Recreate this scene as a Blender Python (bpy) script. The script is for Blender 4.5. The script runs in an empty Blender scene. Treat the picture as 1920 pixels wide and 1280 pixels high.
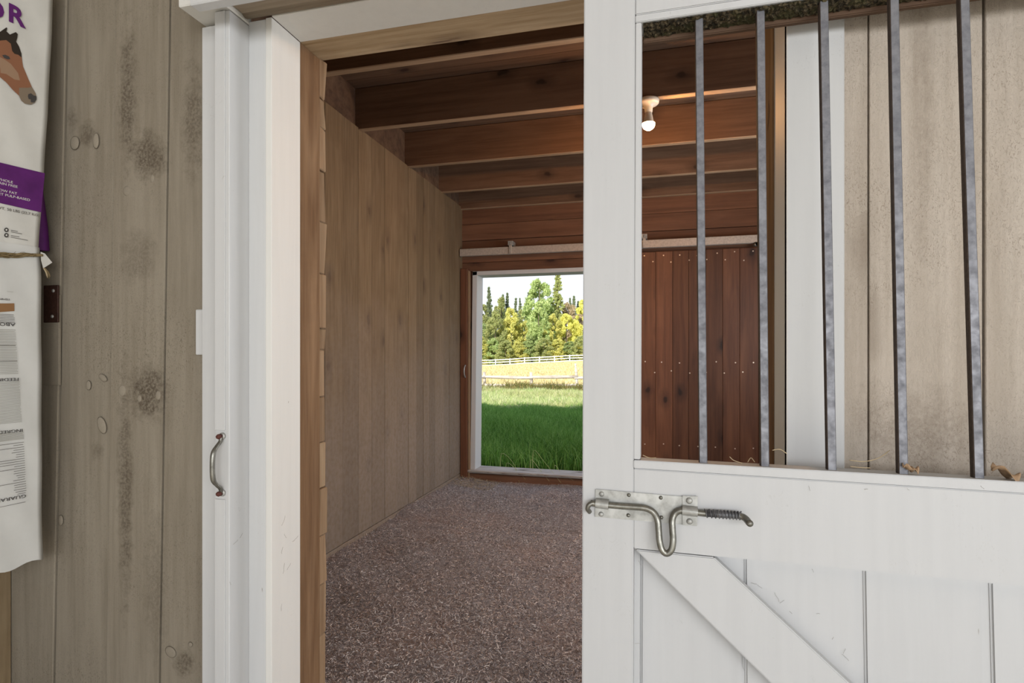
import bpy, bmesh, math, random
import numpy as np
from mathutils import Matrix, Vector, Euler

random.seed(7)
rng = np.random.default_rng(7)
SC = bpy.context.scene
COL = SC.collection

# ------------------------------------------------------------------ camera
F = 1060.0
YAW = math.radians(14.19)
CAMH = 1.25
cd = bpy.data.cameras.new('camera'); cam = bpy.data.objects.new('camera', cd); COL.objects.link(cam)
cd.sensor_width = 36; cd.lens = F / 1920 * 36; cd.shift_y = 27 / 1920; cd.clip_start = .02; cd.clip_end = 600
cam.location = (0, 0, CAMH); cam.rotation_euler = (math.pi / 2, 0, YAW)
SC.camera = cam

# ------------------------------------------------------------------ sky, sun, fill lights
SC.view_settings.view_transform = 'Standard'; SC.view_settings.look = 'None'
SC.view_settings.exposure = 0.0; SC.view_settings.gamma = 1; SC.view_settings.use_curve_mapping = False
W = bpy.data.worlds.new('sky'); SC.world = W; W.use_nodes = True
wn = W.node_tree.nodes; wl = W.node_tree.links; wn.clear()
wo = wn.new('ShaderNodeOutputWorld'); wb = wn.new('ShaderNodeBackground'); wl.new(wb.outputs[0], wo.inputs[0])
tc = wn.new('ShaderNodeTexCoord'); sx = wn.new('ShaderNodeSeparateXYZ'); wl.new(tc.outputs['Generated'], sx.inputs[0])
wr = wn.new('ShaderNodeValToRGB'); wl.new(sx.outputs['Z'], wr.inputs[0]); wl.new(wr.outputs[0], wb.inputs[0])
wr.color_ramp.elements[0].position = 0.0; wr.color_ramp.elements[0].color = (.96, .985, 1, 1)
wr.color_ramp.elements[1].position = .7; wr.color_ramp.elements[1].color = (.60, .75, 1, 1)
wb.inputs[1].default_value = 1.12
sd = bpy.data.lights.new('sun', 'SUN'); so = bpy.data.objects.new('sun', sd); COL.objects.link(so)
sd.energy = 6.5; sd.angle = math.radians(.6); sd.color = (1, .93, .8)
so.rotation_euler = Vector((.22, 1, -math.tan(math.radians(28)))).to_track_quat('-Z', 'Y').to_euler()
# added fill light behind the camera, brightening the door and front wall
ad = bpy.data.lights.new('yard_fill_light', 'AREA'); ao = bpy.data.objects.new('yard_fill_light', ad); COL.objects.link(ao)
ad.shape = 'RECTANGLE'; ad.size = 5.5; ad.size_y = 1.3; ad.energy = 215; ad.color = (.975, .985, 1)
ao.location = (2.4, -3.6, 1.75); ao.rotation_euler = (math.radians(89), 0, math.radians(22))
# added fill light inside the stall, no window is known there
wd = bpy.data.lights.new('stall_fill_light', 'AREA'); wo_ = bpy.data.objects.new('stall_fill_light', wd); COL.objects.link(wo_)
wd.shape = 'RECTANGLE'; wd.size = 1.9; wd.size_y = 1.1; wd.energy = 62; wd.color = (.97, .975, 1)
wo_.location = (1.57, 3.55, 1.55); wo_.rotation_euler = (math.pi / 2, 0, math.pi / 2)

# ------------------------------------------------------------------ picture helpers (design time)
_c, _s = math.cos(YAW), math.sin(YAW)
CAM = Vector((0, 0, CAMH))
def ray(px, py):
    u = (px - 960) / F; v = (667 - py) / F
    return Vector((-_s + u * _c, _c + u * _s, v))
def at(px, py, Y):
    d = ray(px, py); return CAM + d * (Y / d.y)
def atx(px, py, X):
    d = ray(px, py); return CAM + d * (X / d.x)
def ax(px, Y): return at(px, 667, Y).x

# ------------------------------------------------------------------ materials
def lin(c):
    return tuple(((x / 255) / 12.92 if x / 255 <= .04045 else ((x / 255 + .055) / 1.055) ** 2.4) for x in c) + (1,)
class NT:
    def __init__(s, name):
        s.m = bpy.data.materials.new(name); s.m.use_nodes = True
        s.n = s.m.node_tree.nodes; s.l = s.m.node_tree.links; s.n.clear()
        s.o = s.n.new('ShaderNodeOutputMaterial'); s.b = s.n.new('ShaderNodeBsdfPrincipled'); s.l.new(s.b.outputs[0], s.o.inputs[0])
    def put(s, sock, v):
        if hasattr(v, 'is_linked') or isinstance(v, bpy.types.NodeSocket): s.l.new(v, sock)
        else: sock.default_value = v
    def node(s, t, **k):
        n = s.n.new(t)
        for a, v in k.items(): setattr(n, a, v)
        return n
    def coord(s, kind='Object'):
        return s.node('ShaderNodeTexCoord').outputs[kind]
    def pos(s): return s.node('ShaderNodeNewGeometry').outputs['Position']
    def map(s, v, scale=(1, 1, 1), loc=(0, 0, 0)):
        n = s.node('ShaderNodeMapping'); s.put(n.inputs[0], v); s.put(n.inputs['Location'], loc); n.inputs['Scale'].default_value = scale
        return n.outputs[0]
    def noise(s, v, sc, det=4, rough=.55, dist=0):
        n = s.node('ShaderNodeTexNoise'); s.put(n.inputs['Vector'], v); n.inputs['Scale'].default_value = sc
        n.inputs['Detail'].default_value = det; n.inputs['Roughness'].default_value = rough; n.inputs['Distortion'].default_value = dist
        return n.outputs[0]
    def ramp(s, v, *st):
        n = s.node('ShaderNodeValToRGB'); s.put(n.inputs[0], v); e = n.color_ramp.elements
        while len(e) < len(st): e.new(.5)
        for i, (p, c) in enumerate(st):
            e[i].position = p; e[i].color = c if isinstance(c, tuple) else (c, c, c, 1)
        return n.outputs[0]
    def mix(s, a, b, f, mode='MIX'):
        n = s.node('ShaderNodeMix', data_type='RGBA', blend_type=mode)
        s.put(n.inputs[0], f); s.put(n.inputs[6], a); s.put(n.inputs[7], b); return n.outputs[2]
    def math(s, op, a, b=0, c=0):
        n = s.node('ShaderNodeMath', operation=op); s.put(n.inputs[0], a); s.put(n.inputs[1], b); s.put(n.inputs[2], c); return n.outputs[0]
    def vm(s, op, a, b):
        n = s.node('ShaderNodeVectorMath', operation=op); s.put(n.inputs[0], a); s.put(n.inputs[1], b)
        return n.outputs['Value'] if op in ('LENGTH', 'DISTANCE') else n.outputs[0]
    def rand(s): return s.node('ShaderNodeObjectInfo').outputs['Random']
    def shifted(s):
        r = s.rand(); c = s.node('ShaderNodeCombineXYZ')
        s.put(c.inputs[0], s.math('MULTIPLY', r, 37.0)); s.put(c.inputs[1], s.math('MULTIPLY', r, 91.0)); s.put(c.inputs[2], s.math('MULTIPLY', r, 53.0))
        return s.vm('ADD', s.coord(), c.outputs[0])
    def fin(s, col, rough=.8, bump=None, bs=.3, bd=.004, metal=0, spec=.3):
        s.put(s.b.inputs['Base Color'], col); s.put(s.b.inputs['Roughness'], rough); s.put(s.b.inputs['Metallic'], metal)
        s.b.inputs['Specular IOR Level'].default_value = spec
        if bump is not None:
            n = s.node('ShaderNodeBump'); n.inputs['Strength'].default_value = bs; n.inputs['Distance'].default_value = bd
            s.put(n.inputs['Height'], bump); s.l.new(n.outputs[0], s.b.inputs['Normal'])
        return s.m

def stretch(axis, k=.07):
    return tuple(k if i == axis else 1 for i in range(3))

def wood(name, base, dark, light, axis=2, knots=.5, rough=.85, vary=.25, grain=45, bump=.35, knotcol=None, blot=.5, fuzz=0, patches=(), greyed=None):
    n = NT(name); P = n.shifted()
    g1 = n.noise(n.map(P, stretch(axis, .05)), grain, 5, .65)
    g2 = n.noise(n.map(P, stretch(axis, .12)), grain * .22, 3, .5, 1.2)
    b = n.noise(P, 3.2, 5, .6)
    col = n.mix(dark, base, n.ramp(g1, (.30, 0.0), (.62, 1.0)))
    col = n.mix(col, light, n.math('MULTIPLY', n.ramp(g2, (.5, 0.0), (.72, 1.0)), .55))
    col = n.mix(col, dark, n.math('MULTIPLY', n.ramp(b, (.52, 0.0), (.72, 1.0)), blot))
    h = g1
    if knots > 0:
        v = n.node('ShaderNodeTexVoronoi', voronoi_dimensions='2D'); v.inputs['Scale'].default_value = 3.4
        wob = n.node('ShaderNodeTexNoise'); wob.inputs['Scale'].default_value = 14; n.put(wob.inputs['Vector'], P)
        xyz = n.node('ShaderNodeSeparateXYZ'); n.l.new(P, xyz.inputs[0]); ca = [i for i in range(3) if i != axis]
        uv = n.node('ShaderNodeCombineXYZ'); n.put(uv.inputs[0], n.math('ADD', xyz.outputs[ca[0]], xyz.outputs[ca[1]])); n.put(uv.inputs[1], n.math('MULTIPLY', xyz.outputs[axis], .55))
        pp = n.vm('ADD', uv.outputs[0], n.map(wob.outputs['Color'], (.035, .035, .035)))
        n.put(v.inputs['Vector'], pp)
        keep = n.math('LESS_THAN', n.node('ShaderNodeSeparateColor').outputs[0], knots)
        sc = keep.node.inputs[0].links[0].from_node; n.l.new(v.outputs['Color'], sc.inputs[0])
        d = v.outputs['Distance']
        core = n.math('MULTIPLY', n.ramp(d, (.04, 1.0), (.075, 0.0)), keep)
        halo = n.math('MULTIPLY', n.ramp(d, (.06, 1.0), (.22, 0.0)), keep)
        col = n.mix(col, knotcol or dark, n.math('MULTIPLY', halo, .55))
        col = n.mix(col, knotcol or dark, n.math('MULTIPLY', core, .85))
        h = n.math('ADD', h, n.math('MULTIPLY', core, .8))
    if fuzz:
        fz = n.noise(n.map(n.pos(), (1, 1, .55)), 150, 4, .7, 2.5)
        fm = n.noise(n.pos(), 2.1, 4, .6)
        m = n.math('MULTIPLY', n.ramp(fz, (.54, 0.0), (.64, 1.0)), n.ramp(fm, (.42, .12), (.62, 1.0)))
        col = n.mix(col, knotcol or dark, n.math('MULTIPLY', m, fuzz))
        h = n.math('ADD', h, n.math('MULTIPLY', fz, .8))
    for (cx, cz, rx, rz, amt) in patches:          # stains with a place of their own on the boards
        q = n.vm('SUBTRACT', n.pos(), (cx, 0, cz))
        q = n.map(q, (1 / rx, 0, 1 / rz))
        wob = n.noise(n.pos(), 26, 5, .7)
        ln = n.math('ADD', n.vm('LENGTH', q, (0, 0, 0)), n.math('MULTIPLY', n.math('SUBTRACT', wob, .5), 1.7))
        sp = n.noise(n.pos(), 120, 3, .6)
        m = n.math('MULTIPLY', n.ramp(ln, (.35, 1.0), (1.0, 0.0)), n.ramp(sp, (.36, .35), (.6, 1.0)))
        col = n.mix(col, knotcol or dark, n.math('MULTIPLY', m, amt))
    if greyed:                                       # blotchy shift to this colour towards the floor
        zz = n.node('ShaderNodeSeparateXYZ'); n.l.new(n.pos(), zz.inputs[0])
        dz = n.math('ADD', zz.outputs['Z'], n.math('MULTIPLY', n.noise(n.pos(), 2.2, 5, .65), 1.3))
        col = n.mix(col, greyed, n.math('MULTIPLY', n.ramp(n.math('DIVIDE', dz, 3.0), (.40, .75), (.78, 0.0)), n.ramp(n.noise(n.pos(), 30, 4, .6), (.35, .5), (.6, 1.0))))
    tone = n.math('ADD', n.math('MULTIPLY', n.rand(), vary), 1 - vary / 2)
    hv = n.node('ShaderNodeHueSaturation'); n.put(hv.inputs['Value'], tone); n.put(hv.inputs['Color'], col)
    return n.fin(hv.outputs[0], rough, h, bump, .003)

def paint(name, base, dirt, rough=.5, amt=.35, scr=True, bump=.12):
    n = NT(name); P = n.pos()
    st = n.noise(n.map(n.shifted(), (1, 1, .06)), 38, 4, .6)
    col = n.mix(base, tuple(x * .955 for x in base[:3]) + (1,), n.ramp(st, (.4, 0.0), (.75, 1.0)))
    a = n.noise(P, 5.5, 6, .62); bb = n.noise(n.map(P, (1, 1, .6)), 75, 3, .6, 3.5)
    m = n.math('MULTIPLY', n.ramp(a, (.56, 0.0), (.74, 1.0)), n.ramp(bb, (.60, 0.0), (.70, 1.0)))
    col = n.mix(col, dirt, n.math('MULTIPLY', m, amt))
    sp = n.noise(n.map(P, (1, 1, .5)), 42, 2, .5, .5)
    col = n.mix(col, dirt, n.math('MULTIPLY', n.ramp(sp, (.775, 0.0), (.80, 1.0)), .7))
    return n.fin(col, rough, n.math('ADD', st, n.math('MULTIPLY', bb, .3)), bump, .002)

def flat(name, c, rough=.6, metal=0, spec=.3, nz=0, nsc=60):
    n = NT(name)
    if nz:
        k = n.noise(n.pos(), nsc, 4, .6)
        return n.fin(n.mix(c, tuple(x * (1 - nz) for x in c[:3]) + (1,), n.ramp(k, (.35, 0.0), (.7, 1.0))), rough, k, .25, .002, metal, spec)
    return n.fin(c, rough, None, metal=metal, spec=spec)

M = {}
M['white'] = paint('white_paint', (.555, .56, .56, 1), lin((120, 112, 100)), .55)
M['door_white'] = paint('door_white_paint', (.50, .505, .51, 1), lin((120, 112, 100)), .55)
M['white_warm'] = paint('white_paint_aged', (.68, .67, .635, 1), lin((120, 108, 90)), .6)
M['taupe_dark'] = wood('taupe_stained_boards_worn_dim', (.255, .222, .172, 1), (.20, .17, .127, 1), (.29, .255, .20, 1), 2, .0, .9, .08, 40, .35,  # real dirt, and a darker base for the weaker light on this side
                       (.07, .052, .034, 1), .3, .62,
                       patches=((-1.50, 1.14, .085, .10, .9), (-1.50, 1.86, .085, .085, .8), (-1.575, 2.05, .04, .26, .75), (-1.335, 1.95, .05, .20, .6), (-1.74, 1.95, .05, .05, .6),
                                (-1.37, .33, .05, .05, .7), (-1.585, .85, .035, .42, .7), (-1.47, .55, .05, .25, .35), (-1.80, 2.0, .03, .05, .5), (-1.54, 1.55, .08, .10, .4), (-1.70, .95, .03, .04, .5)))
M['knot'] = wood('painted_over_knot', (.275, .24, .188, 1), (.22, .19, .145, 1), (.31, .27, .215, 1), 2, 0, .8, .1, 40, .2)
M['taupe_light'] = wood('taupe_stained_boards_lit', (.53, .465, .395, 1), (.43, .37, .305, 1), (.59, .53, .46, 1), 2, .12, .9, .06, 30, .8,  # same paint as the left boards, stronger light put into the colour
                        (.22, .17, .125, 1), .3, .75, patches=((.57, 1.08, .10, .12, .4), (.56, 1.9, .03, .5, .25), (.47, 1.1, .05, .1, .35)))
M['stall'] = wood('stall_wall_boards', (.19, .135, .078, 1), (.135, .092, .05, 1), (.23, .17, .105, 1), 2, .3, .85, .30, 60, .4, (.10, .068, .042, 1), .6, greyed=(.25, .205, .17, 1))
M['raw'] = wood('rough_brown_timber', (.20, .115, .058, 1), (.115, .06, .028, 1), (.31, .195, .11, 1), 2, .4, .9, .1, 40, 1.0, (.10, .055, .03, 1), .4)
M['raw_x'] = wood('rough_brown_timber_lying', (.46, .34, .21, 1), (.30, .20, .10, 1), (.60, .46, .31, 1), 0, .3, .9, .1, 55, .8, (.12, .07, .04, 1), .4)
M['chip'] = wood('pale_board_ends', (.29, .195, .115, 1), (.18, .11, .06, 1), (.40, .30, .19, 1), 2, .2, .9, .3, 40, .6, (.2, .12, .07, 1), .3)
M['joist'] = wood('red_brown_joist_wood', (.17, .095, .055, 1), (.105, .056, .032, 1), (.22, .13, .08, 1), 0, .6, .8, .2, 30, .3, (.035, .02, .012, 1), .3)
M['sawn_lit'] = wood('sawn_joist_edge_bounce_lit', (.36, .25, .155, 1), (.26, .17, .10, 1), (.45, .33, .22, 1), 0, .2, .95, .2, 60, .7, (.12, .07, .04, 1), .4)  # paler than the joist sides: light bounced off the floor, put into the colour
M['deck'] = wood('dark_deck_boards', (.11, .065, .04, 1), (.06, .034, .02, 1), (.17, .11, .065, 1), 0, .8, .85, .3, 26, .4, (.03, .015, .01, 1), .4)
M['redwood'] = wood('red_stained_boards', (.125, .052, .026, 1), (.075, .03, .016, 1), (.19, .085, .044, 1), 2, .6, .55, .75, 30, .2, (.018, .009, .007, 1), .35)
M['redbeam'] = wood('red_stained_beam', (.18, .085, .046, 1), (.11, .05, .028, 1), (.24, .12, .07, 1), 0, .35, .75, .3, 22, .3, (.04, .018, .012, 1), .35)
M['taupe_x'] = wood('taupe_soffit_wood', (.34, .28, .21, 1), (.20, .15, .10, 1), (.42, .36, .28, 1), 0, .1, .9, .1, 40, .5, (.12, .09, .06, 1), .4)
M['partition'] = wood('partition_boards', (.26, .19, .11, 1), (.15, .10, .05, 1), (.33, .26, .17, 1), 2, .2, .9, .15, 40, .5, (.08, .05, .03, 1), .5)
M['weathered'] = wood('weathered_grey_wood', (.50, .46, .42, 1), (.17, .14, .12, 1), (.72, .70, .66, 1), 0, .2, .9, .1, 40, 1.0, (.12, .10, .08, 1), .7)

def galv(name, base, dark, rough=.38, metal=.75, sc=55):
    n = NT(name); P = n.pos()
    a = n.noise(P, sc, 5, .65); b = n.noise(P, 9, 4, .6)
    col = n.mix(base, dark, n.ramp(a, (.38, 0.0), (.68, 1.0)))
    col = n.mix(col, tuple(x * .6 for x in dark[:3]) + (1,), n.math('MULTIPLY', n.ramp(b, (.5, 0.0), (.75, 1.0)), .5))
    return n.fin(col, n.ramp(a, (.3, rough), (.7, rough + .25)), a, .2, .001, metal)
M['bar'] = galv('galvanised_bar', (.20, .203, .22, 1), (.13, .132, .148, 1), .42, .45)
M['bar_side'] = flat('rusty_shaded_bar_side', (.075, .055, .045, 1), .8, nz=.4, nsc=120)  # rust brown, darkened further for the shade on the left faces
M['galv'] = galv('galvanised_plate', (.46, .46, .44, 1), (.30, .30, .28, 1), .4, .55, 30)
M['steel'] = galv('dull_steel_rod', (.27, .265, .235, 1), (.14, .135, .115, 1), .28, .85, 40)
M['spring'] = galv('dark_spring_steel', (.20, .20, .21, 1), (.08, .08, .085, 1), .4, .7, 90)
M['track'] = flat('painted_track_metal', (.50, .44, .38, 1), .55, .2, nz=.25)
M['rust'] = flat('rusty_bolt', (.13, .045, .035, 1), .7, .2, nz=.4, nsc=300)
M['hinge'] = flat('brown_rusty_plate', (.06, .028, .02, 1), .6, .3, nz=.5, nsc=90)
M['bag'] = flat('woven_white_plastic', (.60, .59, .55, 1), .5, nz=.07, nsc=14)
M['bag_low'] = flat('woven_white_plastic_lower', (.60, .60, .575, 1), .5, nz=.06, nsc=14)
M['purple'] = flat('purple_print', (.115, .018, .15, 1), .45, nz=.3, nsc=18)
M['purple_ink'] = flat('purple_ink', (.10, .015, .13, 1), .5)
M['ink'] = flat('grey_ink', (.16, .15, .14, 1), .6)
M['ink_dark'] = flat('dark_ink', (.055, .05, .048, 1), .6)
M['ink_soft'] = flat('faint_ink', (.34, .33, .29, 1), .6)
M['ochre'] = flat('ochre_print', (.25, .13, .055, 1), .6)
M['ink_white'] = flat('white_ink', (.6, .58, .55, 1), .6)
M['twine'] = wood('jute_twine', (.24, .18, .09, 1), (.12, .08, .035, 1), (.36, .28, .16, 1), 1, 0, .95, .1, 200, .6)
M['dark'] = flat('dark_void_boards', (.035, .022, .014, 1), .9, nz=.3)
M['porcelain'] = flat('porcelain', (.72, .62, .50, 1), .35, spec=.5)
M['straw'] = flat('dry_straw', (.48, .38, .24, 1), .8, nz=.2)
M['leaf_dry'] = flat('dried_leaf', (.42, .28, .17, 1), .8, nz=.35, nsc=80)
M['nail'] = flat('nail_head', (.62, .52, .42, 1), .35, .6)
M['web'] = flat('dusty_cobweb', (.22, .20, .17, 1), .9)
M['fence_white'] = flat('fence_white_paint', (.85, .85, .82, 1), .7, nz=.08, nsc=3)
M['fence_old'] = wood('weathered_fence_wood', (.62, .56, .50, 1), (.25, .21, .18, 1), (.88, .84, .79, 1), 0, .1, .9, .2, 18, .5, (.1, .08, .06, 1), .6)
n = NT('glowing_bulb'); n.fin((1, .9, .7, 1), .3); n.b.inputs['Emission Color'].default_value = (1, .47, .15, 1); n.b.inputs['Emission Strength'].default_value = 1050; M['bulb'] = n.m
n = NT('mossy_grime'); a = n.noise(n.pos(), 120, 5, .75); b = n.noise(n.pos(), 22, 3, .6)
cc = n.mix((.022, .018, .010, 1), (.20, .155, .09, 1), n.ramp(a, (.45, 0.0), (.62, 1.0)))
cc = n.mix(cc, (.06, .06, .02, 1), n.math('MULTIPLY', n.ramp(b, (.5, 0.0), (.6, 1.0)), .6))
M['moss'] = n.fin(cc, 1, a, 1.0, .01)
# bedding on the floor
n = NT('trampled_bedding'); a = n.noise(n.pos(), 190, 5, .75, 1.0); b = n.noise(n.pos(), 1.6, 5, .6); c3 = n.noise(n.pos(), 9, 4, .6)
cc = n.mix((.17, .138, .132, 1), (.68, .62, .61, 1), n.ramp(a, (.40, 0.0), (.66, 1.0)))
cc = n.mix(cc, (.48, .34, .28, 1), n.math('MULTIPLY', n.ramp(b, (.48, 0.0), (.66, 1.0)), .55))
cc = n.mix(cc, (.08, .055, .045, 1), n.math('MULTIPLY', n.ramp(c3, (.55, 0.0), (.75, 1.0)), .45))
M['floor'] = n.fin(cc, .95, a, .9, .012)
def island(name, cols, rough=.8, trans=0, tint=None):
    n = NT(name); g = n.node('ShaderNodeNewGeometry').outputs['Random Per Island']
    st = [(i / (len(cols) - 1), c) for i, c in enumerate(cols)]
    col = n.ramp(g, *st)
    if tint:
        nz = n.noise(n.pos(), tint[1], 3, .6); col = n.mix(col, tint[0], n.ramp(nz, (.42, 0.0), (.68, tint[2])))
    hv = n.node('ShaderNodeHueSaturation'); n.put(hv.inputs['Value'], n.math('ADD', n.math('MULTIPLY', n.rand(), .3), .85)); n.put(hv.inputs['Color'], col); col = hv.outputs[0]
    n.fin(col, rough, spec=.15)
    if trans:
        t = n.node('ShaderNodeBsdfTranslucent'); n.put(t.inputs[0], col); mx = n.node('ShaderNodeMixShader'); mx.inputs[0].default_value = trans
        n.l.new(n.b.outputs[0], mx.inputs[1]); n.l.new(t.outputs[0], mx.inputs[2]); n.l.new(mx.outputs[0], n.o.inputs[0])
    return n.m
M['shaving'] = island('wood_shavings', [(.10, .08, .075, 1), (.32, .275, .265, 1), (.46, .405, .39, 1), (.64, .58, .56, 1), (.95, .90, .87, 1)])
M['shaving_dark'] = island('dark_shavings', [(.05, .035, .028, 1), (.12, .085, .068, 1), (.19, .14, .115, 1), (.34, .27, .22, 1)])
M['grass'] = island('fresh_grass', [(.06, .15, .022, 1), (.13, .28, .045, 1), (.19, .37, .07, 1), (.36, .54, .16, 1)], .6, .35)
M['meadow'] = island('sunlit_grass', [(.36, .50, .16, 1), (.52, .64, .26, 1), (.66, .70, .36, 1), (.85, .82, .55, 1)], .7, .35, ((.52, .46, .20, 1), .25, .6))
M['hay'] = island('dry_meadow_grass', [(.62, .50, .24, 1), (.74, .62, .34, 1), (.85, .74, .46, 1), (.66, .60, .30, 1)], .8, .3)
M['weed'] = island('brown_green_weeds', [(.10, .12, .03, 1), (.20, .18, .06, 1), (.30, .22, .09, 1), (.16, .20, .05, 1)], .8, .3)
n = NT('field_ground'); yy = n.node('ShaderNodeSeparateXYZ'); n.l.new(n.pos(), yy.inputs[0])
nz = n.noise(n.map(n.pos(), (1, .35, 1)), .35, 6, .65)
w = n.math('ADD', yy.outputs['Y'], n.math('MULTIPLY', n.math('SUBTRACT', nz, .5), 14))
dry = n.mix((.66, .54, .28, 1), (.82, .70, .44, 1), n.ramp(n.noise(n.map(n.pos(), (1, .4, 1)), 1.6, 6, .7), (.35, 0.0), (.65, 1.0)))
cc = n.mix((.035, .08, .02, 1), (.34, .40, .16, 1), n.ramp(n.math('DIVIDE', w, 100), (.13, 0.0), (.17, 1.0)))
cc = n.mix(cc, dry, n.ramp(n.math('DIVIDE', w, 100), (.27, 0.0), (.36, 1.0)))
M['field'] = n.fin(cc, .95)
LEAVES = {
    'gold': [(.38, .41, .13, 1), (.54, .53, .18, 1), (.68, .62, .24, 1), (.44, .48, .17, 1)],
    'yellow': [(.52, .53, .15, 1), (.70, .66, .20, 1), (.80, .74, .27, 1), (.56, .60, .19, 1)],
    'olive': [(.26, .30, .11, 1), (.38, .42, .17, 1), (.50, .50, .24, 1), (.34, .40, .15, 1)],
    'green': [(.24, .32, .12, 1), (.38, .46, .20, 1), (.50, .56, .28, 1), (.32, .42, .16, 1)],
    'pine': [(.14, .18, .10, 1), (.22, .27, .15, 1), (.32, .36, .22, 1), (.18, .23, .12, 1)],
    'rust': [(.44, .36, .22, 1), (.56, .45, .30, 1), (.68, .56, .40, 1), (.46, .44, .24, 1)]}
for k, v in LEAVES.items(): M['leaf_' + k] = island('leaves_' + k, [tuple(min(.92, c * 1.22) for c in q[:3]) + (1,) for q in v], .7, .5)
M['bark'] = flat('bark', (.16, .13, .10, 1), .9, nz=.5, nsc=4)
M['dirtyard'] = flat('packed_yard_earth', (.66, .63, .57, 1), .95, nz=.3, nsc=8)

# ------------------------------------------------------------------ object helpers
def link(name, me, mat=None, parent=None, loc=None):
    o = bpy.data.objects.new(name, me); COL.objects.link(o)
    if mat is not None:
        if isinstance(mat, str): mat = M[mat]
        me.materials.append(mat)
    if parent is not None: o.parent = parent
    if loc is not None: o.location = loc
    return o
def tag(o, label=None, cat=None, group=None, kind=None):
    if label: o['label'] = label
    if cat: o['category'] = cat
    if group: o['group'] = group
    if kind: o['kind'] = kind
    return o
def empty(name, loc=(0, 0, 0), label=None, cat=None, group=None, kind=None):
    o = bpy.data.objects.new(name, None); COL.objects.link(o); o.location = loc; o.empty_display_size = .1
    return tag(o, label, cat, group, kind)
def ploc(parent):            # world location of a parent that only translates
    return Vector(parent.location) if parent is not None and not parent.get('_local') else Vector((0, 0, 0))
def hexa(name, P, mat, parent=None, bev=.0025, **k):
    """eight corners: bottom ring 0-3 and top ring 4-7, counter-clockwise seen from above"""
    P = [Vector(p) for p in P]; c = sum(P, Vector()) / 8
    bm = bmesh.new(); v = [bm.verts.new(p - c) for p in P]
    for f in ((3, 2, 1, 0), (4, 5, 6, 7), (0, 1, 5, 4), (1, 2, 6, 5), (2, 3, 7, 6), (3, 0, 4, 7)): bm.faces.new([v[i] for i in f])
    if bev: bmesh.ops.bevel(bm, geom=list(bm.edges), offset=bev, segments=1, affect='EDGES', clamp_overlap=True)
    bmesh.ops.recalc_face_normals(bm, faces=bm.faces)
    side = k.pop('side', None)
    if side:
        for f in bm.faces:
            if f.normal.dot(Vector(side[1])) > .7: f.material_index = 1
    me = bpy.data.meshes.new(name); bm.to_mesh(me); bm.free()
    o = link(name, me, mat, parent, c - ploc(parent))
    if side: me.materials.append(M[side[0]])
    tag(o, **k); return o
def box(name, x0, x1, y0, y1, z0, z1, mat, parent=None, bev=.0025, **k):
    return hexa(name, [(x0, y0, z0), (x1, y0, z0), (x1, y1, z0), (x0, y1, z0), (x0, y0, z1), (x1, y0, z1), (x1, y1, z1), (x0, y1, z1)], mat, parent, bev, **k)
def slab(name, poly, y0, y1, mat, parent=None, bev=.0025, **k):
    """polygon in x,z (local) extruded from y0 to y1"""
    cx = sum(p[0] for p in poly) / len(poly); cz = sum(p[1] for p in poly) / len(poly)
    bm = bmesh.new(); a = [bm.verts.new((p[0] - cx, y0, p[1] - cz)) for p in poly]; b = [bm.verts.new((p[0] - cx, y1, p[1] - cz)) for p in poly]
    bm.faces.new(a); bm.faces.new(b[::-1]); n_ = len(poly)
    for i in range(n_): bm.faces.new([a[i], b[i], b[(i + 1) % n_], a[(i + 1) % n_]])
    bmesh.ops.recalc_face_normals(bm, faces=bm.faces)
    if bev: bmesh.ops.bevel(bm, geom=list(bm.edges), offset=bev, segments=2, affect='EDGES', clamp_overlap=True)
    me = bpy.data.meshes.new(name); bm.to_mesh(me); bm.free()
    o = link(name, me, mat, parent, Vector((cx, 0, cz)) - ploc(parent)); tag(o, **k); return o
def smooth(me):
    me.polygons.foreach_set('use_smooth', [True] * len(me.polygons)); me.update()
def tube(name, pts, r, mat, parent=None, seg=10, sub=6, closed=False, **k):
    """swept tube through pts (Catmull-Rom), r number or list"""
    P = [Vector(p) for p in pts]; n_ = len(P); rr = r if isinstance(r, (list, tuple)) else [r] * n_
    Q = []; RR = []
    if sub > 1 and n_ > 2:
        for i in range(n_ - 1):
            p0 = P[max(i - 1, 0)]; p1 = P[i]; p2 = P[i + 1]; p3 = P[min(i + 2, n_ - 1)]
            for j in range(sub):
                t = j / sub
                Q.append(.5 * ((2 * p1) + (p2 - p0) * t + (2 * p0 - 5 * p1 + 4 * p2 - p3) * t * t + (3 * p1 - p0 - 3 * p2 + p3) * t ** 3))
                RR.append(rr[i] * (1 - t) + rr[i + 1] * t)
        Q.append(P[-1]); RR.append(rr[-1])
    else: Q = P; RR = list(rr)
    vs = []; fs = []; up = None
    for i, q in enumerate(Q):
        d = (Q[min(i + 1, len(Q) - 1)] - Q[max(i - 1, 0)]).normalized()
        if up is None: up = Vector((0, 0, 1)) if abs(d.z) < .9 else Vector((1, 0, 0))
        a = d.cross(up)
        if a.length < 1e-4: a = d.orthogonal()
        a.normalize(); up = a.cross(d).normalized()
        for j in range(seg):
            th = 2 * math.pi * j / seg; vs.append(q + (a * math.cos(th) + up * math.sin(th)) * RR[i])
    for i in range(len(Q) - 1):
        for j in range(seg):
            k2 = (j + 1) % seg; fs.append((i * seg + j, i * seg + k2, (i + 1) * seg + k2, (i + 1) * seg + j))
    fs.append(tuple(range(seg))[::-1]); fs.append(tuple((len(Q) - 1) * seg + j for j in range(seg)))
    c = sum(Q, Vector()) / len(Q)
    me = bpy.data.meshes.new(name); me.from_pydata([v - c for v in vs], [], fs); smooth(me)
    o = link(name, me, mat, parent, c - ploc(parent)); tag(o, **k); return o
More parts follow.
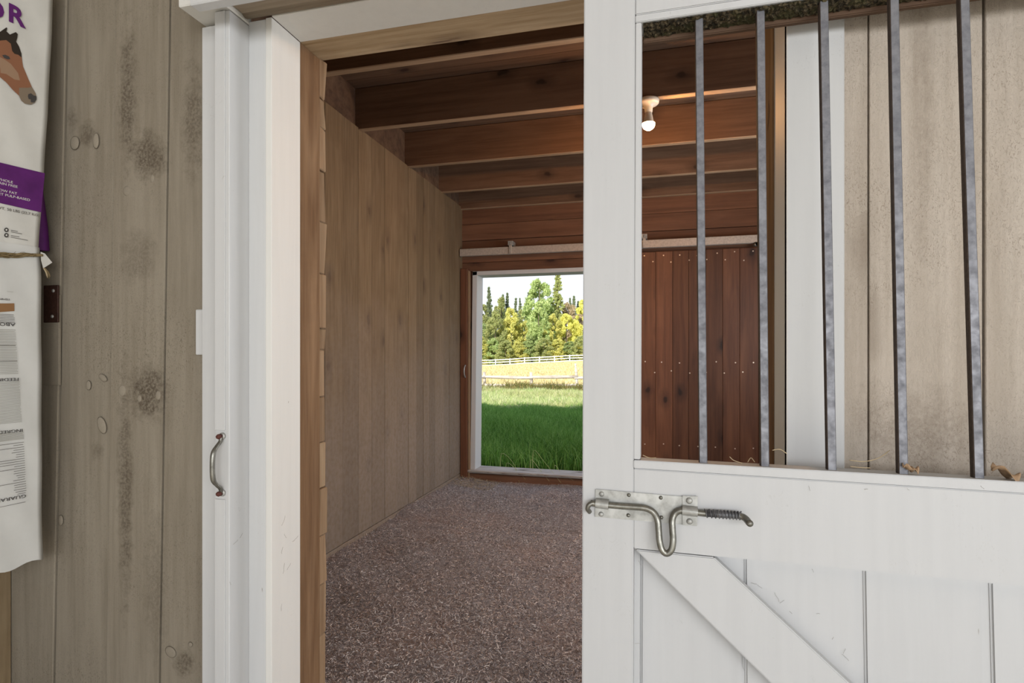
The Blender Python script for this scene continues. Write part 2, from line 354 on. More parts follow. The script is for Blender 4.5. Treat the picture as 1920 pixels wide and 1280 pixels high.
def lathe(name, prof, mat, parent=None, loc=(0, 0, 0), seg=28, rot=None, **k):
    vs = []; fs = []
    for (r, z) in prof:
        for j in range(seg): th = 2 * math.pi * j / seg; vs.append((r * math.cos(th), r * math.sin(th), z))
    for i in range(len(prof) - 1):
        for j in range(seg): k2 = (j + 1) % seg; fs.append((i * seg + j, i * seg + k2, (i + 1) * seg + k2, (i + 1) * seg + j))
    fs.append(tuple(range(seg))[::-1]); fs.append(tuple((len(prof) - 1) * seg + j for j in range(seg)))
    me = bpy.data.meshes.new(name); me.from_pydata(vs, [], fs); smooth(me)
    o = link(name, me, mat, parent, Vector(loc) - ploc(parent))
    if rot: o.rotation_euler = rot
    tag(o, **k); return o
def bulk(name, V, nv, faces, mat, parent=None, **k):
    """V: (n, nv, 3) vertices of n alike shapes, faces: index tuples inside one shape"""
    n_ = V.shape[0]; me = bpy.data.meshes.new(name)
    lt = [len(f) for f in faces]; flat_ = np.concatenate([np.array(f) for f in faces])
    idx = (np.arange(n_)[:, None] * nv + flat_[None, :]).ravel().astype(np.int32)
    tot = np.tile(np.array(lt, np.int32), n_); start = np.concatenate([[0], np.cumsum(tot)[:-1]]).astype(np.int32)
    me.vertices.add(n_ * nv); me.vertices.foreach_set('co', V.reshape(-1).astype(np.float32))
    me.loops.add(len(idx)); me.loops.foreach_set('vertex_index', idx)
    me.polygons.add(len(tot)); me.polygons.foreach_set('loop_start', start)
    me.update(calc_edges=True); me.validate()
    o = link(name, me, mat, parent); tag(o, **k); return o
def text(name, s, size, mat, parent, mtx, align='LEFT', ext=.0004, w=1.0, bold=0):
    cu = bpy.data.curves.new('lettering', 'FONT'); cu.body = s; cu.size = size; cu.extrude = ext; cu.align_x = align; cu.resolution_u = 3
    cu.space_character = w; cu.offset = bold
    to = bpy.data.objects.new('lettering', cu); COL.objects.link(to)
    dg = bpy.context.evaluated_depsgraph_get(); dg.update()
    me = bpy.data.meshes.new_from_object(to.evaluated_get(dg)); bpy.data.objects.remove(to); bpy.data.curves.remove(cu)
    me.materials.clear()
    o = link(name, me, mat, parent); o.matrix_local = mtx; return o

# ================================================================== THE SETTING
# ---- floor of the stall and aisle
N = 150
gx = np.linspace(-2.1, 1.75, N); gy = np.linspace(1.66, 5.62, N)
X, Y = np.meshgrid(gx, gy)
Z = (.012 * np.sin(X * 3.1 + Y * 1.7) + .009 * np.sin(Y * 5.3 - X * 2.2) + .006 * np.sin(X * 13 + 1.7 * Y) * np.sin(Y * 11) + rng.normal(0, .0022, X.shape))
Z += .022 * np.exp(-((X + 1.93) / .2) ** 2) - .035 * np.exp(-((Y - 3.05) / .25) ** 2 - ((X + 1.3) / .3) ** 2) - .02 * np.clip((Y - 4.9) / .6, 0, 1)
Z -= .016 * np.exp(-((Y - 4.05 - .05 * X) / .05) ** 2)
me = bpy.data.meshes.new('floor')
vs = np.stack([X, Y, Z], -1).reshape(-1, 3).tolist()
fs = [(j * N + i, j * N + i + 1, (j + 1) * N + i + 1, (j + 1) * N + i) for j in range(N - 1) for i in range(N - 1)]
me.from_pydata(vs, [], fs); smooth(me)
fl = tag(link('floor', me, 'floor'), 'stall floor of trampled brown bedding', 'floor', kind='structure')
def hfloor(x, y):
    z = (.012 * np.sin(x * 3.1 + y * 1.7) + .009 * np.sin(y * 5.3 - x * 2.2) + .006 * np.sin(x * 13 + 1.7 * y) * np.sin(y * 11))
    z += .022 * np.exp(-((x + 1.93) / .2) ** 2) - .035 * np.exp(-((y - 3.05) / .25) ** 2 - ((x + 1.3) / .3) ** 2) - .02 * np.clip((y - 4.9) / .6, 0, 1)
    return z - .016 * np.exp(-((y - 4.05 - .05 * x) / .05) ** 2)
box('floor', -8, 8, -4.6, 1.66, -.12, -.005, 'dirtyard', label='packed earth floor of the barn aisle', cat='floor', kind='structure')

# ---- left front wall: vertical boards, leaning a little
wf = empty('wall_front', (0, 1.4, 0), 'taupe stained board wall around the stall doorway', 'wall', kind='structure')
def leanx(pt, pb, Y):            # x at floor and x at z=3 for an edge seen at pt (py 0) and pb (py 1280)
    a = at(pt, 0, Y); b = at(pb, 1280, Y); k = (a.x - b.x) / (a.z - b.z)
    return b.x - b.z * k, b.x + (3 - b.z) * k
seams = [(-2.06, -2.06)] + [leanx(a, b, 1.40) for a, b in ((125, 99), (217, 198), (318, 298))] + [(-1.25, -1.25)]
for i in range(4):
    g = .0021; (a0, a1), (b0, b1) = seams[i], seams[i + 1]; dy = (.0, .004, -.001, .002)[i]
    hexa('plank', [(a0 + g, 1.40 + dy, 0), (b0 - g, 1.40 + dy, 0), (b0 - g, 1.425 + dy, 0), (a0 + g, 1.425 + dy, 0),
                   (a1 + g, 1.40 + dy, 3), (b1 - g, 1.40 + dy, 3), (b1 - g, 1.425 + dy, 3), (a1 + g, 1.425 + dy, 3)], 'taupe_dark', wf)
# painted-over knots, slightly proud of the boards
def knot(px, py, w, h, rot=0, Y=1.40, mat='knot'):
    c = at(px, py, Y); k = Y / ray(px, py).y / F
    o = lathe('knot', [(.02, .003), (.6, .0026), (.85, .0014), (1, 0)][::-1], mat, wf, (c.x, Y - .0005, c.z), 14, (math.pi / 2, rot, 0))
    o.scale = (w * k * .5, h * k * .5, 1)
for a in ((180, 264, 15, 30), (193, 708, 22, 12, .5), (166, 722, 12, 18), (191, 797, 20, 34, -.4), (229, 732, 18, 22), (262, 747, 11, 13),
          (297, 741, 13, 18), (238, 358, 18, 20), (286, 335, 10, 16), (320, 1222, 26, 20, .4), (357, 1208, 10, 10), (114, 975, 12, 20), (140, 268, 22, 26)):
    knot(*a)
# right part of the front wall, seen past the bars
xr = [ax(1584, 1.40) - .01, ax(1629, 1.40), ax(1846, 1.40), ax(1846, 1.40) + .215, 1.13, 1.345, 1.56, 1.78, 2.0, 2.2]
for i in range(len(xr) - 1):
    box('plank', xr[i] + (.0022 if i else 0), xr[i + 1] - .0022, 1.40 + (i % 2) * .003, 1.425, 0, 3, 'taupe_light', wf, .0015)
box('backing_board', .40, 2.2, 1.432, 1.45, 0, 3, 'dark', wf)
box('backing_board', -2.06, -1.2, 1.432, 1.45, 0, 3, 'dark', wf)
for x0, x1 in zip(np.arange(-2.06, 2.1, .21), np.arange(-1.85, 2.31, .21)):
    box('plank', x0 + .002, x1 - .002, 1.40, 1.425, 2.36, 3.0, 'taupe_dark', wf) if x1 > -1.25 and x0 < .4 else None
# small applied panel and iron plate by the bag
sp = tag(empty('strike_plate', at(95, 569, 1.385), 'brown iron plate with two screws beside the feed bag', 'plate'))
a = at(81, 535, 1.386); b = at(108, 604, 1.386)
box('plate', a.x, b.x, 1.3865, 1.392, b.z, a.z, 'hinge', sp, .001)
for px, py in ((100, 545), (98, 593)):
    c = at(px, py, 1.386); lathe('screw', [(.0055, 0), (.0055, .0015), (.003, .003)], 'galv', sp, (c.x, 1.3865, c.z), 12, (math.pi / 2, 0, 0))
a = at(60, 600, 1.392); b = at(110, 722, 1.392)
box('cover_board', a.x, b.x, 1.392, 1.40, b.z, a.z + .08, 'taupe_dark', wf, .001)
# ---- partition on the far side of the aisle corner, boards running towards the camera
wp = empty('wall_side', (-2.06, 1.0, 0), 'brown board partition behind the hanging feed bags', 'wall', kind='structure')
for i in range(9):
    y1 = 1.398 - i * .19; box('plank', -2.085, -2.05 + .002 * (i % 2), y1 - .187, y1, 0, 3, 'partition', wp)

# ---- trims of the doorway, left side
JX = -1.053
t1 = empty('trim_1', (-1.15, 1.38, 0), 'white painted door casing with a metal pull handle', 'trim', kind='structure')
Yc = 1.352
box('casing_board', ax(378, Yc), ax(404, 1.31) + .004, Yc, 1.398, 0, at(390, 49, Yc).z, 'white', t1)
a = at(366, 580, 1.375); b = at(380, 665, 1.375)
box('catch_block', a.x, b.x + .01, 1.375, 1.399, b.z, a.z, 'white', t1)
XS = ax(430, 1.31)
box('door_stop', ax(403, 1.31), XS, 1.31, 1.398, 0, 2.197, 'white', t1, .002)
box('door_stop', ax(404, 1.31) + .0005, XS - .012, 1.3065, 1.3105, 0, at(411, 935, 1.31).z, 'white', t1, .001)
box('door_stop', ax(404, 1.31) + .0005, XS - .012, 1.3065, 1.3105, at(411, 806, 1.31).z, 2.195, 'white', t1, .001)
box('jamb_face', XS, JX - .0205, 1.386, 1.405, 0, 2.207, 'white', t1, .0015)
box('jamb_lining', JX - .02, JX, 1.3855, 1.52, 0, 2.21, 'white_warm', t1, .0015)
# pull handle on the door stop
hz0 = at(412, 925, 1.30).z; hz1 = at(412, 818, 1.30).z; hx = ax(413, 1.30)
hd = empty('pull_handle', (hx, 1.31, (hz0 + hz1) / 2)); hd.parent = t1; hd.location = Vector((hx, 1.31, (hz0 + hz1) / 2)) - Vector(t1.location)
bpy.context.view_layer.update()
def sub(name, fn):      # build in world, then parent to handle keeping place
    pass
Lz = (hz1 - hz0) / 2
hp = [(0, -.006, Lz), (0, -.010, Lz - .014), (-.001, -.022, Lz - .026), (-.002, -.033, Lz * .45), (-.002, -.036, 0), (-.002, -.033, -Lz * .45), (-.001, -.022, -Lz + .026), (0, -.010, -Lz + .014), (0, -.006, -Lz)]
hd['_local'] = 1
o = tube('grip', hp, [.0055, .005, .005, .0068, .0066, .0068, .005, .005, .0055], 'steel', hd, 10, 6)
for s_ in (1, -1):
    lathe('mounting_foot', [(.0095, 0), (.0095, .004), (.0075, .006)], 'galv', hd, (0, 0, s_ * Lz), 16, (math.pi / 2, 0, 0))
    lathe('bolt', [(.0068, 0), (.0068, .012), (.005, .0145)], 'rust', hd, (-.001, -.006, s_ * Lz), 6, (math.pi / 2, .3, 0), label='rust red bolt head')

# marks and threads on the white reveal
for (px, py, ln, a, X_) in ((528, 985, .03, 1.2, JX), (533, 1000, .02, -1.0, JX), (530, 1025, .02, -1.6, JX), (538, 1068, .022, .9, JX), (548, 1015, .03, .2, JX), (530, 1075, .03, 1.3, JX), (437, 1020, .02, .3, XS), (450, 1008, .015, .6, XS), (431, 1090, .012, -1.2, XS), (527, 1145, .02, 1.2, JX)):
    q = atx(px, py, X_ + .0006); pts = []
    y_, z_ = q.y, q.z
    for i in range(5):
        pts.append((X_ + .0006 + random.uniform(0, .001), y_, z_)); aa = a + random.uniform(-.5, .5); y_ += math.cos(aa) * ln / 4; z_ += math.sin(aa) * ln / 4
    tube('cobweb_thread', pts, .0003, 'web', t1, 4, 3)

# ---- trims of the doorway, right side
XR = .286
t2 = empty('trim_2', (.34, 1.38, 0), 'white painted casing behind the steel bars', 'trim', kind='structure')
box('casing_board', XR, ax(1584, 1.38), 1.38, 1.40, 0, 2.21, 'white', t2)
box('jamb_lining', XR, XR + .02, 1.3802, 1.46, 0, 2.21, 'white_warm', t2, .001)
box('jamb_lining', XR + .004, XR + .024, 1.46, 1.535, 0, 2.21, 'white_warm', t2, .001)
box('corner_post', XR + .001, XR + .13, 1.537, 1.66, 0, 2.24, 'raw', t2)
# ---- header
t3 = empty('trim_3', (-.4, 1.45, 2.2), 'white head lining under a rough timber header', 'trim', kind='structure')
box('head_lining', JX, XR, 1.386, 1.52, 2.21, 2.232, 'white_warm', t3, .0015)
box('header_beam', JX - .08, XR + .12, 1.5205, 1.627, 2.212, 2.42, 'raw_x', t3, .004)
hexa('header_lip', [(JX - .06, 1.629, 2.222), (XR + .1, 1.629, 2.222), (XR + .1, 1.682, 2.235), (JX - .06, 1.682, 2.238), (JX - .06, 1.629, 2.45), (XR + .1, 1.629, 2.45), (XR + .1, 1.682, 2.45), (JX - .06, 1.682, 2.45)], 'raw_x', t3, .006)
box('soffit_board', XS + .002, 2.2, 1.27, 1.36, 2.212, 2.24, 'taupe_x', t3, .002)
tube('rounded_lip', [(XS + .004, 1.368, 2.226), (0, 1.368, 2.226), (2.2, 1.368, 2.226)], .020, 'taupe_x', t3, 16, 1)
box('soffit_board', JX - .07, 2.2, 1.37, 1.386, 2.236, 2.40, 'taupe_x', t3, .002)
# ---- track cover over the sliding door
t4 = empty('trim_4', (-1.2, 1.27, 2.2), 'white boxed cover over the sliding door track', 'trim', kind='structure')
cB = at(337, 15.5, 1.276)
box('cover_box', cB.x, XS + .001, 1.270, 1.398, cB.z, 2.36, 'white_warm', t4, .003)
cF = at(356, 10.5, 1.205)
box('fascia_board', cF.x, 2.2, 1.203, 1.236, cF.z, 2.36, 'white', t4, .003)
box('cover_top', cB.x, 2.2, 1.203, 1.398, 2.361, 2.38, 'white', t4)
# ---- rough post at the doorway and inner boards seen end-on
po = empty('trim_5', (JX, 1.6, 0), 'rough brown timber post at the doorway with broken board ends', 'post', kind='structure')
box('post', JX - .13, JX - .0005, 1.5215, 1.6275, 0, 2.214, 'raw', po, .004)
zs = [0, .15, .33, .50, .66, .815, .965, 1.115, 1.27, 1.34, 1.52, 1.69, 1.86, 2.0, 2.10, 2.225]
for i in range(len(zs) - 1):
    x1 = JX - .009 + random.uniform(-.004, .003) + (.004 if i % 3 == 0 else 0)
    hexa('plank', [(-1.945, 1.6295, zs[i] + .001), (x1, 1.6295, zs[i] + .001), (x1 + random.uniform(-.006, .004), 1.676, zs[i] + .001), (-1.945, 1.676, zs[i] + .001),
                   (-1.945, 1.6295, zs[i + 1] - .001), (x1 + random.uniform(-.007, .005), 1.6295, zs[i + 1] - .001), (x1 + random.uniform(-.008, .005), 1.676, zs[i + 1] - .001), (-1.945, 1.676, zs[i + 1] - .001)], 'chip', po, .003)
for i in range(len(zs) - 1):
    box('plank', XR + .03, 1.6, 1.6625, 1.70, zs[i] + .001, zs[i + 1] - .001, 'joist', t2, .002)
box('plank', -2.05, 1.62, 1.702, 1.72, 2.46, 3.05, 'joist', po)

# ---- left wall of the stall
wl_ = empty('wall_left', (-1.95, 3.6, 0), 'stall wall of grey brown vertical boards', 'wall', kind='structure')
ys = [1.72, 1.92, 2.12, 2.32, 2.52, 2.72, 2.875, 3.03, 3.227, 3.433, 3.62, 3.814, 4.02, 4.226, 4.38, 4.53, 4.66, 4.796, 5.03, 5.16, 5.287, 5.43, 5.55]
LT = 2.785
for i in range(len(ys) - 1):
    d = random.choice((0, .0015, .003))
    box('plank', -1.955 - d, -1.93 - d, ys[i] + .0014, ys[i + 1] - .0014, .052, LT, 'stall', wl_, .0015)
box('kick_board', -1.99, -1.957, 1.72, 5.55, -.05, .3, 'dark', wl_)
box('kick_board', -1.975, -1.934, 1.72, 5.55, -.05, .045, 'stall', wl_)
box('top_plate', -2.05, -1.96, 1.72, 5.7, .3, 2.77, 'dark', wl_)
# ---- right wall of the stall
wr_ = empty('wall_right', (1.62, 3.6, 0), 'far side wall of the stall in brown boards', 'wall', kind='structure')
for i in range(20):
    y0 = 1.72 + i * .1925; y1 = y0 + .1905
    if y1 < 2.6 or y0 > 4.5: box('plank', 1.6, 1.63, y0, y1, -.05, 3.05, 'stall', wr_)
    else: box('plank', 1.6, 1.63, y0, y1, -.05, .98, 'stall', wr_); box('plank', 1.6, 1.63, y0, y1, 2.12, 3.05, 'stall', wr_)
w1 = empty('fill_frame_1', (1.6, 3.55, 1.55), 'added white frame around the stall fill light', 'light frame', kind='structure')  # frame added to go with the stall fill light
for a_, b_, c_, d_ in ((2.55, 4.55, .94, .99), (2.55, 4.55, 2.11, 2.16), (2.55, 2.60, .99, 2.11), (4.50, 4.55, .99, 2.11)): box('fill_frame_side', 1.572, 1.635, a_, b_, c_, d_, 'white', w1)

# ---- ceiling: joists and deck
ce = empty('ceiling', (0, 3.5, 2.9), 'open joist ceiling in red brown wood', 'ceiling', kind='structure')
JY = [1.98, 2.70, 3.435, 4.21, 4.95, 5.50]
for i, y in enumerate(JY):
    zb = (2.772, 2.772, 2.772, 2.774, 2.776, 2.755)[i]
    box('joist', -1.99, 1.62, y, y + .047, zb, 3.05, 'joist', ce, .004, side=('sawn_lit', (0, 0, -1)))
for i in range(len(JY) - 1):
    box('rim_board', -1.99, -1.956, JY[i] + .048, JY[i + 1] - .001, 2.775, 3.05, 'deck', ce)
y = 1.72
while y < 5.7:
    wdt = random.choice((.14, .19, .235)); box('deck_board', -2.0, 1.65, y + .001, min(y + wdt, 5.72) - .001, 3.051, 3.075, 'deck', ce, .002); y += wdt
box('outer_board', -2.16, -2.10, 1.40, 5.7, -.1, 3.1, 'dark', ce, 0)
box('outer_board', 1.64, 1.70, 1.40, 5.7, -.1, 3.1, 'dark', ce, 0)
# roof
def slope(name, y0, z0, y1, z1):
    return hexa(name, [(-8, y0, z0), (8, y0, z0), (8, y1, z1), (-8, y1, z1), (-8, y0, z0 + .08), (8, y0, z0 + .08), (8, y1, z1 + .08), (-8, y1, z1 + .08)], 'dark', None, 0,
                label='barn roof slope over the stall row', cat='roof', kind='structure')
slope('roof', -4.5, 2.5, 3.5, 5.65); slope('roof', 3.5, 5.65, 6.2, 4.6)
box('ceiling', -8, 8, -2.0, 1.39, 3.02, 3.05, 'taupe_light', label='board ceiling of the aisle', cat='ceiling', kind='structure')

# ---- back wall with its doorway
YB = 5.55
wb_ = empty('wall_back', (0, YB, 0), 'back wall of red stained boards above the pasture doorway', 'wall', kind='structure')
OX0 = -1.767; OX1 = -.30
for z0, z1, y0 in ((2.118, 2.208, 5.552), (2.211, 2.345, 5.548), (2.348, 2.435, 5.558), (2.438, 2.60, 5.540), (2.603, 2.80, 5.544), (2.803, 3.05, 5.544)):
    box('plank', -1.98, 1.62, y0, 5.60, z0, z1, 'redbeam', wb_, .003)
for i in range(9):
    x0 = OX1 + i * .215; box('plank', x0 + .002, x0 + .213, 5.56, 5.60, -.06, 2.116, 'redwood', wb_)
box('plank', -1.98, OX0 - .054, 5.56, 5.60, -.06, 2.116, 'redwood', wb_)
box('outer_wall', -8, OX0 - .04, 5.605, 5.70, -.3, 4.7, 'stall', wb_); box('outer_wall', OX1 + .02, 8, 5.605, 5.70, -.3, 4.7, 'stall', wb_); box('outer_wall', OX0 - .04, OX1 + .02, 5.605, 5.70, 2.13, 4.7, 'stall', wb_)
t6 = empty('trim_6', (OX0, 5.6, 0), 'white frame of the open pasture doorway', 'trim', kind='structure')
hexa('jamb', [(OX0 - .074, 5.53, .06), (OX0 - .022, 5.53, .06), (OX0 - .022, 5.735, .06), (OX0 - .074, 5.735, .06),
              (OX0 - .050, 5.53, 2.116), (OX0, 5.53, 2.116), (OX0, 5.735, 2.116), (OX0 - .050, 5.735, 2.116)], 'white', t6)
box('jamb', OX1, OX1 + .05, 5.53, 5.735, .06, 2.116, 'white', t6)
box('head', OX0 - .05, OX1 + .05, 5.53, 5.735, 2.076, 2.117, 'white', t6)
si = empty('trim_7', (-1.0, 5.6, 0), 'weathered grey sill board on a brown beam', 'sill', kind='structure')
hexa('sill_board', [(-1.86, 5.49, .052), (OX1 + .04, 5.49, .052), (OX1 + .04, 5.76, .045), (-1.84, 5.76, .045), (-1.86, 5.475, .088), (OX1 + .04, 5.475, .080), (OX1 + .04, 5.76, .076), (-1.84, 5.76, .084)], 'weathered', si, .008)
box('sill_beam', -1.85, OX1 + .05, 5.515, 5.72, -.12, .05, 'redbeam', si, .006)
# splintered wood ends on the sill's front edge
for i in range(9):
    x = -1.84 + i * .16 + random.uniform(-.05, .05)
    tube('splinter', [(x, 5.484, .072), (x + random.uniform(.05, .14), 5.478, .070 + random.uniform(-.006, .006))], [.006, .002], 'weathered', si, 5, 1)

# ---- narrow upright board with a pull handle, beside the pasture doorway
ub = empty('door_2', (-1.89, 5.5, 0), 'narrow dark upright door edge with a small pull handle beside the pasture opening', 'door', kind='structure')
box('edge_board', -1.928, -1.855, 5.47, 5.54, .0, 2.14, 'redwood', ub, .003)
box('edge_strip', -1.853, -1.838, 5.485, 5.535, .0, 2.12, 'chip', ub, .002, label='pale raw wood strip')
tube('pull_handle', [(-1.874, 5.47, 1.155), (-1.876, 5.45, 1.135), (-1.878, 5.442, 1.095), (-1.876, 5.45, 1.055), (-1.874, 5.47, 1.03)], .0065, 'galv', ub, 8, 5, label='small pale metal pull handle')

# ---- sliding door leaf on the back wall
d3 = empty('door_3', (.6, 5.47, .1), 'closed sliding door leaf of red stained knotty boards', 'door', kind='structure')
sx_ = [-.135] + [ax(p, 5.47) for p in (1229, 1261, 1291, 1323, 1355, 1387)]
while sx_[-1] < 1.4: sx_.append(sx_[-1] + .158)
for i in range(len(sx_) - 1):
    box('plank', sx_[i] + .001, sx_[i + 1] - .001, 5.47, 5.498, .06, 2.225, 'redwood', d3, .002)
box('edge_strip', -.150, -.137, 5.466, 5.50, .06, 2.225, 'dark', d3)
for z in (.3, 1.2, 2.0): box('batten', -.13, sx_[-1], 5.500, 5.52, z, z + .09, 'redwood', d3)
bm = bmesh.new()
for row, z in ((0, 2.185), (1, 2.125), (0, 1.19), (1, 1.10), (0, .42)):
    for i in range(11):
        x = -.09 + i * .158 + (.079 if row else 0) + random.uniform(-.01, .01)
        r_ = bmesh.ops.create_circle(bm, cap_ends=True, segments=8, radius=.0065, matrix=Matrix.Translation((x, 5.4688, z + random.uniform(-.012, .012))) @ Matrix.Rotation(math.pi / 2, 4, 'X'))
me = bpy.data.meshes.new('nails'); bm.to_mesh(me); bm.free(); tag(link('nails', me, 'nail', d3, (0, 0, 0)), kind='stuff')
bpy.data.objects['nails'].location = -Vector(d3.location)
# ---- track rail
tr = empty('door_track', (0, 5.45, 2.3), 'long pale metal sliding door track on the back wall', 'door track')
box('rail', -1.925, 1.55, 5.436, 5.486, 2.262, 2.335, 'track', tr, .004)
for px in (957, 1208):
    x = ax(px, 5.43)
    box('bracket', x - .014, x + .014, 5.425, 5.436, 2.262, 2.352, 'track', tr, .002)
    box('bracket', x - .026, x + .026, 5.425, 5.538, 2.345, 2.39, 'galv', tr, .002)
    lathe('bolt', [(.009, 0), (.009, .004), (.005, .006)], 'galv', tr, (x, 5.425, 2.368), 10, (math.pi / 2, 0, 0))
for i in range(2):
    lathe('hanger_wheel', [(.02, 0), (.02, .02)], 'steel', tr, (ax(1417, 5.43) + i * .02, 5.455, 2.25), 12, (math.pi / 2, 0, 0))

# ================================================================== THE STALL DOOR
dr = empty('door_1', (0, 1.22, 1.02), 'white sliding stall door with steel bars above and a diagonal brace below', 'door', kind='structure')
dr.rotation_mode = 'XYZ'
RM = Matrix.Rotation(-.01135, 3, 'Z') @ Matrix.Rotation(-.05335, 3, 'X') @ Matrix.Rotation(.00189, 3, 'Y')
dr.rotation_euler = RM.to_euler('XYZ'); dr['_local'] = 1
RI = RM.transposed(); O0 = RI @ (CAM - Vector((0, 1.22, 1.02)))
def D(px, py, y=0):
    d = RI @ ray(px, py); k = (y - O0.y) / d.y; q = O0 + d * k; return (q.x, q.z)
ZT = 1.12; ZB = -.92; XE = 1.06
TH = .046
x0 = D(1094, 700)[0]; xs = D(1187, 1000)[0]; xi = D(1202, 500)[0]
zr0 = D(1400, 1050)[1]; zr1 = D(1400, 890)[1]; zl = D(1202, 862)[1]; zt = D(1202, 41)[1]
slab('stile', [(x0 - .007, ZT), (x0 + .005, ZB), (xs + .002, ZB), (xs - .0008, ZT)], 0, TH, 'door_white', dr, .0022)
slab('stile', [(XE, ZT), (XE, ZB), (XE + .12, ZB), (XE + .12, ZT)], 0, TH, 'door_white', dr, .0022)
slab('rail', [D(1187.6, 878), D(1187.6, 1028), D(1920, 1100), (XE - .001, D(1920, 1100)[1] - .006), (XE - .001, D(1920, 925)[1] - .005), D(1920, 925)], .0004, TH, 'door_white', dr, .002)
slab('rail_lip', [D(1188, 862), D(1188, 877.2), D(1920, 924.2), (XE - .001, D(1920, 924.2)[1] - .005), (XE - .001, D(1920, 903)[1] - .005), D(1920, 903)], -.001, TH + .012, 'door_white', dr, .0015)
slab('rail', [(xs, zt + .018), (xs, ZT), (XE - .001, ZT), (XE - .001, zt + .02)], .0004, TH, 'door_white', dr, .002)
slab('rail_lip', [(xs, zt), (xs, zt + .0165), (XE - .001, zt + .0165), (XE - .001, zt)], -.0005, TH + .010, 'door_white', dr, .0015)
slab('inner_stop', [(xs + .0004, zt - .0005), (xs + .0004, zl + .001), (xi, zl + .001), (xi - .001, zt - .0005)], .0003, TH + .008, 'door_white', dr, .0015)
slab('rail', [(xs + .001, ZB), (XE - .001, ZB), (XE - .001, ZB + .14), (xs + .001, ZB + .14)], .0004, TH, 'door_white', dr, .002)
# diagonal brace
pA = D(1191, 1030); pB = D(1339, 1045); 
e = Vector(D(1560, 1251)) - Vector(pB); e.normalize()
e2 = Vector(D(1444, 1280)) - Vector(pA); e2.normalize()
L_ = (pB[1] - (ZB + .14)) / -e.y
slab('brace', [pA, pB, (pB[0] + e.x * L_, ZB + .1415), (pA[0] + e2.x * (pA[1] - ZB - .1415) / -e2.y, ZB + .1415)], .001, TH - .012, 'door_white', dr, .0025)
# lower boards behind the brace, shallow grooves between them
gx_ = [D(1199, 1150, .04)[0], D(1394, 1150, .04)[0], D(1607, 1150, .04)[0], D(1843, 1150, .04)[0]]
gx_.append(gx_[-1] + .178); gx_.append(gx_[-1] + .178)
gw = .013
for i in range(len(gx_)):
    a = gx_[i] + (gw if i > 1 else .003); b = (gx_[i + 1] if i + 1 < len(gx_) else XE) - .001
    slab('plank', [(a, ZB + .1), (b, ZB + .1), (b, zr0 + .06), (a, zr0 + .06)], .040, .060, 'door_white', dr, .004)
slab('backing_board', [(xs, ZB + .1), (XE, ZB + .1), (XE, zr0 + .05), (xs, zr0 + .05)], .046, .0615, 'door_white', dr, .001)
slab('plank', [(xs + .0005, ZB + .13), (gx_[0] + .001, ZB + .13), (gx_[0] + .001, zr0 + .05), (xs + .0005, zr0 + .05)], .032, .05, 'door_white', dr, .001)
# steel bars
BH = .0082
for (xt, yt, xb, yb) in ((1303.5 + 7, 60, 1317 + 1, 860), (1425, 40, 1433, 865), (1543, 10, 1558, 875), (1674, 0, 1691, 880), (1805, 0, 1832, 890)):
    yc = .024
    (ax_, az_) = D(xt, yt, yc); (bx_, bz_) = D(xb, yb, yc)
    k = (ax_ - bx_) / (az_ - bz_); z0 = zl - .012; z1 = zt + .02
    c0 = bx_ + k * (z0 - bz_); c1 = bx_ + k * (z1 - bz_)
    hexa('bar', [(c0 - BH, yc - BH, z0), (c0 + BH, yc - BH, z0), (c0 + BH, yc + BH, z0), (c0 - BH, yc + BH, z0),
                 (c1 - BH, yc - BH, z1), (c1 + BH, yc - BH, z1), (c1 + BH, yc + BH, z1), (c1 - BH, yc + BH, z1)], 'bar', dr, .0015, side=('bar_side', (-1, 0, 0)))
bxn = bx_ + .1245
for i in range(2):
    c0 = bxn + i * .1245
    slab('bar', [(c0 - BH, zl - .012), (c0 + BH, zl - .012), (c0 + BH, zt + .02), (c0 - BH, zt + .02)], .024 - BH, .024 + BH, 'bar', dr, .0015)
# cobweb grime under the top rail
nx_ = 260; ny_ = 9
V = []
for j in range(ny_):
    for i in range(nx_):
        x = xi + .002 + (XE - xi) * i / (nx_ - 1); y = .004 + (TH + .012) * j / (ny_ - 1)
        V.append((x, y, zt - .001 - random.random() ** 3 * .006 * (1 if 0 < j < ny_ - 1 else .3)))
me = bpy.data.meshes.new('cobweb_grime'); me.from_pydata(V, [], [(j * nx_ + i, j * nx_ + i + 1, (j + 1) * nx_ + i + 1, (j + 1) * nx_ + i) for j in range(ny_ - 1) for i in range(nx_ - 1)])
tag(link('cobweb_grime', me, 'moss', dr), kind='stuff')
slab('inner_head', [(xi, zt - .0125), (xi, zt + .02), (XE, zt + .02), (XE, zt - .0125)], TH + .013, TH + .026, 'deck', dr, .002)
# hanger straps to the track above
for x in (.1, .95): slab('hanger_strap', [(x, ZT - .1), (x + .045, ZT - .1), (x + .045, ZT + .09), (x, ZT + .09)], TH + .001, TH + .007, 'galv', dr, .001)
